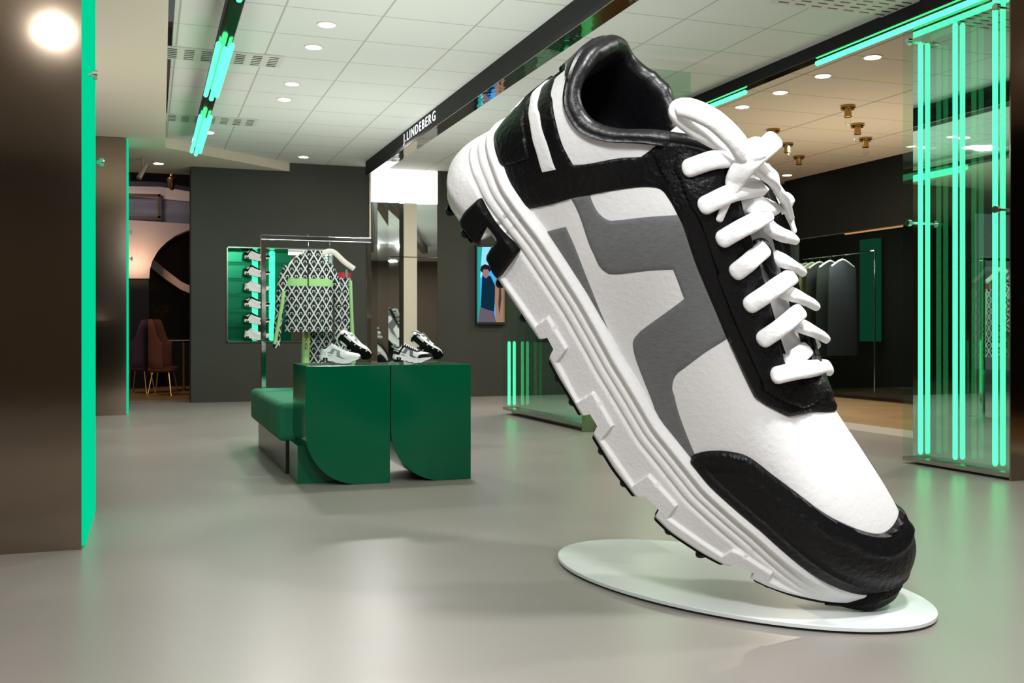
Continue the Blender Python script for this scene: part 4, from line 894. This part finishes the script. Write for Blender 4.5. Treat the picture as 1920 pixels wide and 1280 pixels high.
# ------------------------------------------------------------------ digital screen on the back wall
ysn = YF-.09
P2 = lambda px, py, Y=ysn, d=0: tuple(float(v) for v in (ony(px, py, Y)-np.array([0, d, 0])))
a, b = P2(893, 608), P2(948, 461)
scn = empty('wall_screen', ((a[0]+b[0])/2, YF, a[2]), 0, 'upright digital screen on the dark wall showing a person against blue light', 'screen')
part(MB().box((a[0], ysn, a[2]), (b[0], YF-.001, b[2])), 'screen_case', M_black, scn)
def flat(pts, d, name, m, par=scn, Y=ysn): return part(MB().prism([P2(x, y, Y, d) for x, y in pts], (0, -.0015, 0)), name, m, par)
flat([(895, 463), (946, 463), (946, 604), (895, 604)], .002, 'picture_background', emis('screen_sky', (.06, .42, .95), 1.0))
flat([(895, 463), (904, 463), (900, 520), (901, 604), (895, 604)], .004, 'picture_teal_edge', emis('screen_teal', (.02, .40, .33), .9))
flat([(904, 463), (920, 463), (915, 500), (906, 520), (900, 520)], .004, 'picture_light_patch', emis('screen_pale', (.30, .75, 1.0), 1.0))
M_ps = emis('screen_skin', (.35, .20, .22), .9)
flat([(904, 516), (908, 512), (920, 518), (928, 535), (928, 560), (926, 584), (912, 580), (901, 576)], .006, 'picture_shirt', emis('screen_shirt', (.005, .03, .06), .8))
flat([(903, 505), (905, 502), (914, 501), (917, 506), (916, 517), (911, 522), (906, 518)], .008, 'picture_face', M_ps)
flat([(900, 507), (902, 499), (909, 495), (917, 498), (921, 505), (918, 510), (914, 505), (906, 505), (904, 511)], .010, 'picture_hair', emis('screen_hair', (.02, .012, .03), .8))
flat([(900, 576), (926, 584), (930, 604), (896, 604)], .006, 'picture_haze', emis('screen_haze', (.16, .13, .17), .8))
flat([(929, 520), (938, 512), (946, 516), (946, 604), (930, 604), (927, 560)], .006, 'picture_coat', emis('screen_coat', (.42, .25, .16), .8))
flat([(936, 530), (939, 528), (940, 560), (936, 590), (934, 570)], .008, 'picture_coat_fold', emis('screen_fold', (.08, .05, .05), .8))
# ------------------------------------------------------------------ cafe beyond the left opening
M_lilac = mat('lilac_grey_plaster', (.30, .27, .30), .8); M_navy = mat('navy_band', (.01, .012, .03), .6)
M_brown = mat('dark_brown_wall', (.055, .03, .012), .8); M_dark = mat('cafe_dark', (.008, .008, .009), .8)
xa = -6.0
st(MB().box((-9, 28, 0), (6, 28.2, 9)), 'wall_far', M_dark)
st(MB().box((-9, YF+.7, .001), (6, 28, .006)), 'floor', mat('cafe_wood_floor', (.30, .17, .07), .4))
st(MB().box((-9, YF+1.0, 6.6), (6, 28, 6.7)), 'ceiling', M_lilac)
st(MB().box((xw+2.4, YF+.6, 0), (xw+2.6, 28, 8)), 'wall_far_right', M_dark)
Yg = 23.0
def pz(pts, Y, th, name, m, parent): return part(MB().prism([P2(x, y, Y) for x, y in pts], (0, th, 0)), name, m, parent)
mz = empty('mezzanine', P2(300, 450, Yg), 0, 'lilac grey curved mezzanine gallery with arch in the dim cafe beyond the opening', 'mezzanine')
arch = [(362, 428)]+[(x, y) for x, y in ((348, 433), (330, 441), (312, 454), (297, 469), (286, 488), (281, 505), (280, 522))]
pz([(225, 411), (362, 420)]+arch+[(225, 522)], Yg, .35, 'gallery_front', M_lilac, mz)
part(MB().box(P2(225, 600, Yg+.05)[:2]+(0,), P2(279, 600, Yg+.3)[:2]+(P2(225, 522, Yg)[2]+.01,)), 'gallery_pillar', M_dark, mz)
pz([(225, 365), (362, 378), (362, 420), (225, 411)], Yg+.1, .1, 'balustrade_panel', mat('balustrade_blue_grey', (.12, .13, .19), .4), mz)
pz([(225, 349), (300, 350), (362, 360), (362, 378), (225, 365)], Yg+.05, .3, 'upper_band', mat('pale_band', (.42, .38, .42), .8), mz)
pz([(225, 339), (300, 341), (362, 352), (362, 360), (225, 349)], Yg+.2, .3, 'navy_band', M_navy, mz)
mf = mat('bronze_frame', (.06, .04, .02), .5)
for q in ([(225, 362), (302, 364), (302, 368), (225, 366)], [(225, 404), (302, 405), (302, 409), (225, 408)], [(296, 364), (301, 364), (301, 412), (296, 412)]): pz(q, Yg-.04, .05, 'frame_bar', mf, mz)
pz([(362, 400), (362, 426)]+[(x+3, y+3) for x, y in arch[1:]]+[(283, 545), (362, 545)], Yg+1.6, .1, 'inner_arch_wall', M_brown, mz)
pz([(282, 487), (286, 484), (310, 505), (340, 528), (362, 538), (362, 552), (340, 543), (310, 523), (282, 500)], Yg+.6, .25, 'stair_stringer', mat('pale_pink_plaster', (.55, .42, .38), .7), mz)
o = area('cafe_wall_lamp', P2(252, 505, Yg, .5), .2, 14, (1, .62, .35), P2(252, 450, Yg))
area('cafe_lamp', (-1.5, 20.5, 5.0), 1.0, 60, (1, .75, .6), (0, 23, 3))
hb = empty('hanging_brass_lamp', P2(322, 336, Yg-1), 0, 'brass lamp fitting hanging in the cafe above the mezzanine band', 'pendant lamp')
q = P2(322, 336, Yg-1); part(MB().lathe([(.03, -.22), (.04, -.2), (.10, .0), (.10, .02), (.04, .06), (.04, .2), (.09, .24), (.03, .3), (.012, .32), (.012, 6.6-q[2])], q, 16), 'lamp_body', M_brass, hb, smooth=True)
# cafe chairs and table
def tub_chair(px, py, Y, rz, label, col):
    q = P2(px, py, Y); t = empty('cafe_chair', (q[0], q[1], 0), rz, label, 'chair', 'chairs in the dim cafe'); 
    def pl_(mb, name, m, **k): return mb.build(name, m, parent=t, **k)
    rows = []
    for a in np.linspace(-1.9, 1.9, 19):
        r = .27; top_ = .72+.42*float(sstep((1.7-abs(a))/.7))
        rows.append([(r*math.sin(a)*1.05, -r*math.cos(a), z) for z in np.linspace(.50, .50+max(.12, top_-.2), 6)])
    mb = MB(); mb.grid(rows); sh = pl_(mb, 'backrest', col, smooth=True); m_ = sh.modifiers.new('solid', 'SOLIDIFY'); m_.thickness = .035
    pl_(MB().lathe([(.24, .44), (.28, .47), (.28, .52), (.24, .55)], (0, 0, 0), 24), 'seat', col, smooth=True)
    for sx in (-1, 1):
        for sy in (-1, 1): pl_(MB().tube([(sx*.15, sy*.15, .46), (sx*.22, sy*.22, 0)], .014, 8), 'leg', M_brass)
    return t
tub_chair(306, 700, 20.6, -1.9, 'rust brown tub chair in the dim cafe, seen from behind its back', mat('rust_velvet', (.16, .045, .022), .8))
tub_chair(262, 700, 21.4, 1.2, 'dusky purple chair in the dim cafe, left of the rust brown chair', mat('purple_velvet', (.05, .02, .04), .8))
q = P2(345, 700, 22.0); tb = empty('cafe_table', (q[0], q[1], 0), 0, 'round cafe table with thin pale top beside the rust brown chair', 'table')
zt2 = P2(345, 637, 22.0)[2]
part(MB().lathe([(.40, zt2-.02), (.42, zt2-.01), (.40, zt2)], (q[0], q[1], 0), 32), 'table_top', mat('pale_table_top', (.45, .4, .45), .3), tb, smooth=True)
part(MB().lathe([(.22, 0), (.22, .02), (.03, .04), (.03, zt2-.02)], (q[0], q[1], 0), 20), 'table_base', M_brass, tb, smooth=True)
q = P2(303, 600, 24.0); pv = empty('flower_vase', (q[0], 24.0, 1.0), 0, 'golden leaves in a green glass vase glinting in the dark cafe', 'vase')
vb0 = P2(303, 640, 24.0); sd = empty('cafe_sideboard', (q[0], 24.1, 0), 0, 'dark cafe sideboard in the shadow behind the chairs', 'sideboard')
part(MB().box((q[0]-.9, 23.85, 0), (q[0]+.9, 24.3, vb0[2])), 'cabinet', M_dark, sd); part(MB().box((q[0]-.92, 23.83, vb0[2]), (q[0]+.92, 24.32, vb0[2]+.02)), 'cabinet_top', mat('dark_top', (.02, .02, .02), .2), sd)
part(MB().lathe([(.05, 0), (.09, .06), (.08, .16), (.03, .26), (.04, .32)], (q[0], 24.0, vb0[2]+.021), 18), 'vase', mat('green_vase_glass', (.02, .12, .06), .08), pv, smooth=True)
mb = MB(); random.seed(3)
area('shop_interior_fill', (12.6, 16.5, 3.1), .6, 60, (.9, 1, .9), (13, 17.5, 0))  # unseen fill added so the clothes in the shop show
for i in range(26):
    a, e = random.uniform(0, 6.28), random.uniform(.2, 1.4); r = random.uniform(.12, .38); c = np.array([q[0]+r*.7*math.cos(a)*math.cos(e), 24.0+r*.5*math.sin(a), vb0[2]+.40+r*math.sin(e)])
    d = np.array([math.cos(a), math.sin(a), .6])*.07; n_ = np.array([-math.sin(a), math.cos(a), .3])*.035
    mb.add([c-d, c+n_, c+d, c-n_, c+np.array([0, 0, .012])], [(0, 1, 4), (1, 2, 4), (2, 3, 4), (3, 0, 4), (0, 3, 2, 1)])
tag(part(mb, 'leaves', mat('gold_leaf', (.45, .25, .04), .3, .7), pv), kind='stuff')
# spotlight on the lowered ceiling
q = onz(268, 296, LZ); sp = empty('ceiling_spotlight', tuple(q), 0, 'small silver spotlight tilted under the lowered ceiling beside the slim column', 'spotlight')
q = np.array(q); part(MB().tube([q, q+np.array([0, 0, -.12])], .012, 8), 'stem', M_chrome, sp)
part(MB().tube([q+np.array([.05, .03, -.10]), q+np.array([-.06, -.06, -.34])], .045, 16), 'spot_head', M_chrome, sp, smooth=True)
# ------------------------------------------------------------------ clothes inside the right-hand shop window
Xr = 13.0; X2 = lambda px, py, X=Xr: tuple(float(v) for v in onx(px, py, X))
r0, r1 = X2(1490, 487), X2(1640, 478)
rr_ = empty('shop_clothes_rail', (Xr, (r0[1]+r1[1])/2, 0), 0, 'clothes rail standing inside the dark shop behind the right window', 'clothes rail')
ya_, yb_ = min(r0[1], r1[1]), max(r0[1], r1[1]); zrl = r0[2]
part(MB().tube([(Xr, ya_, zrl), (Xr, yb_, zrl)], .02, 10), 'rail_bar', M_chrome, rr_, smooth=True)
for y in (ya_, yb_): part(MB().tube([(Xr, y, 0), (Xr, y, zrl)], .02, 10), 'rail_post', M_chrome, rr_, smooth=True)
cols = [((.10, .22, .34), 'pale blue'), ((.16, .20, .22), 'grey blue'), ((.30, .28, .12), 'mustard'), ((.02, .022, .02), 'black'), ((.012, .014, .012), 'black'), ((.015, .015, .02), 'dark navy')]
for i, (px, (c, nm)) in enumerate(zip((1500, 1511, 1523, 1537, 1557, 1580), cols)):
    p = X2(px, 500); y = p[1]; z = zrl
    hg = empty('shop_hanger', (Xr, y, z), 0, ['pale hanger leftmost on the rail in the shop window', 'pale hanger second from the left on the shop window rail', 'pale hanger third from the left on the shop window rail', 'pale hanger fourth from the left on the shop window rail', 'pale hanger second from the right on the shop window rail', 'pale hanger rightmost on the rail in the shop window'][i], 'hanger', 'hangers in the shop window')
    part(MB().tube([(Xr, y, z+.02), (Xr, y, z-.10)], .006, 6), 'hook', M_chrome, hg)
    part(MB().tube(catmull([(Xr-.30, y-.04, z-.24), (Xr-.12, y-.01, z-.14), (Xr, y, z-.10), (Xr+.12, y+.01, z-.14), (Xr+.30, y+.04, z-.24)], 5), .018, 8), 'hanger_arm', M_hang, hg, smooth=True)
    ln = (1.15, 1.2, 1.3, 2.0, 2.05, 2.0)[i]
    G = []
    for zz, hwid, th in ((z-.125, .07, .03), (z-.26, .34, .06), (z-.5, .36, .08), (z-ln*.7, .38, .09), (z-ln, .40, .09)):
        G.append([(Xr+hwid*math.cos(a), y+th*.6*math.sin(a)+.10*math.cos(a)*hwid, zz) for a in np.linspace(0, 2*PI, 25)])
    mb = MB(); mb.grid(G); tag(mb.build('hanging_garment', mat('garment_cloth', c, .9), org=(Xr, y, z-ln), smooth=True), nm+' garment '+('leftmost on', 'second from the left on', 'third from the left on', 'fourth from the left on', 'second from the right on', 'rightmost on')[i]+' the rail in the shop window', 'garment', 'garments in the shop window')
gA, gB = onx(1612, 450, 14.3), onx(1645, 640, 14.3)
tag(MB().box((14.3, min(gA[1], gB[1]), float(gB[2])), (14.4, max(gA[1], gB[1]), float(gA[2]))).build('lit_panel', emis('dim_green_glow', (.0, .12, .055), .4), org=(14.3, float(gA[1]), float(gB[2]))), 'dim green lit panel deep inside the dark shop window', 'light panel')
gA, gB = onx(1585, 438, 12.4), onx(1692, 431, 12.4)
tag(MB().tube([tuple(gA), (12.4, float(gB[1]), float(gA[2]))], .022, 8).build('warm_reflection_strip', emis('warm_reflection_glow', (1, .42, .16), .9), org=tuple(float(v) for v in gA)), 'thin orange reflection, modelled as a glowing line, along the top of the shop window', 'painted reflection')  # glowing line stands in for an orange reflection in the window
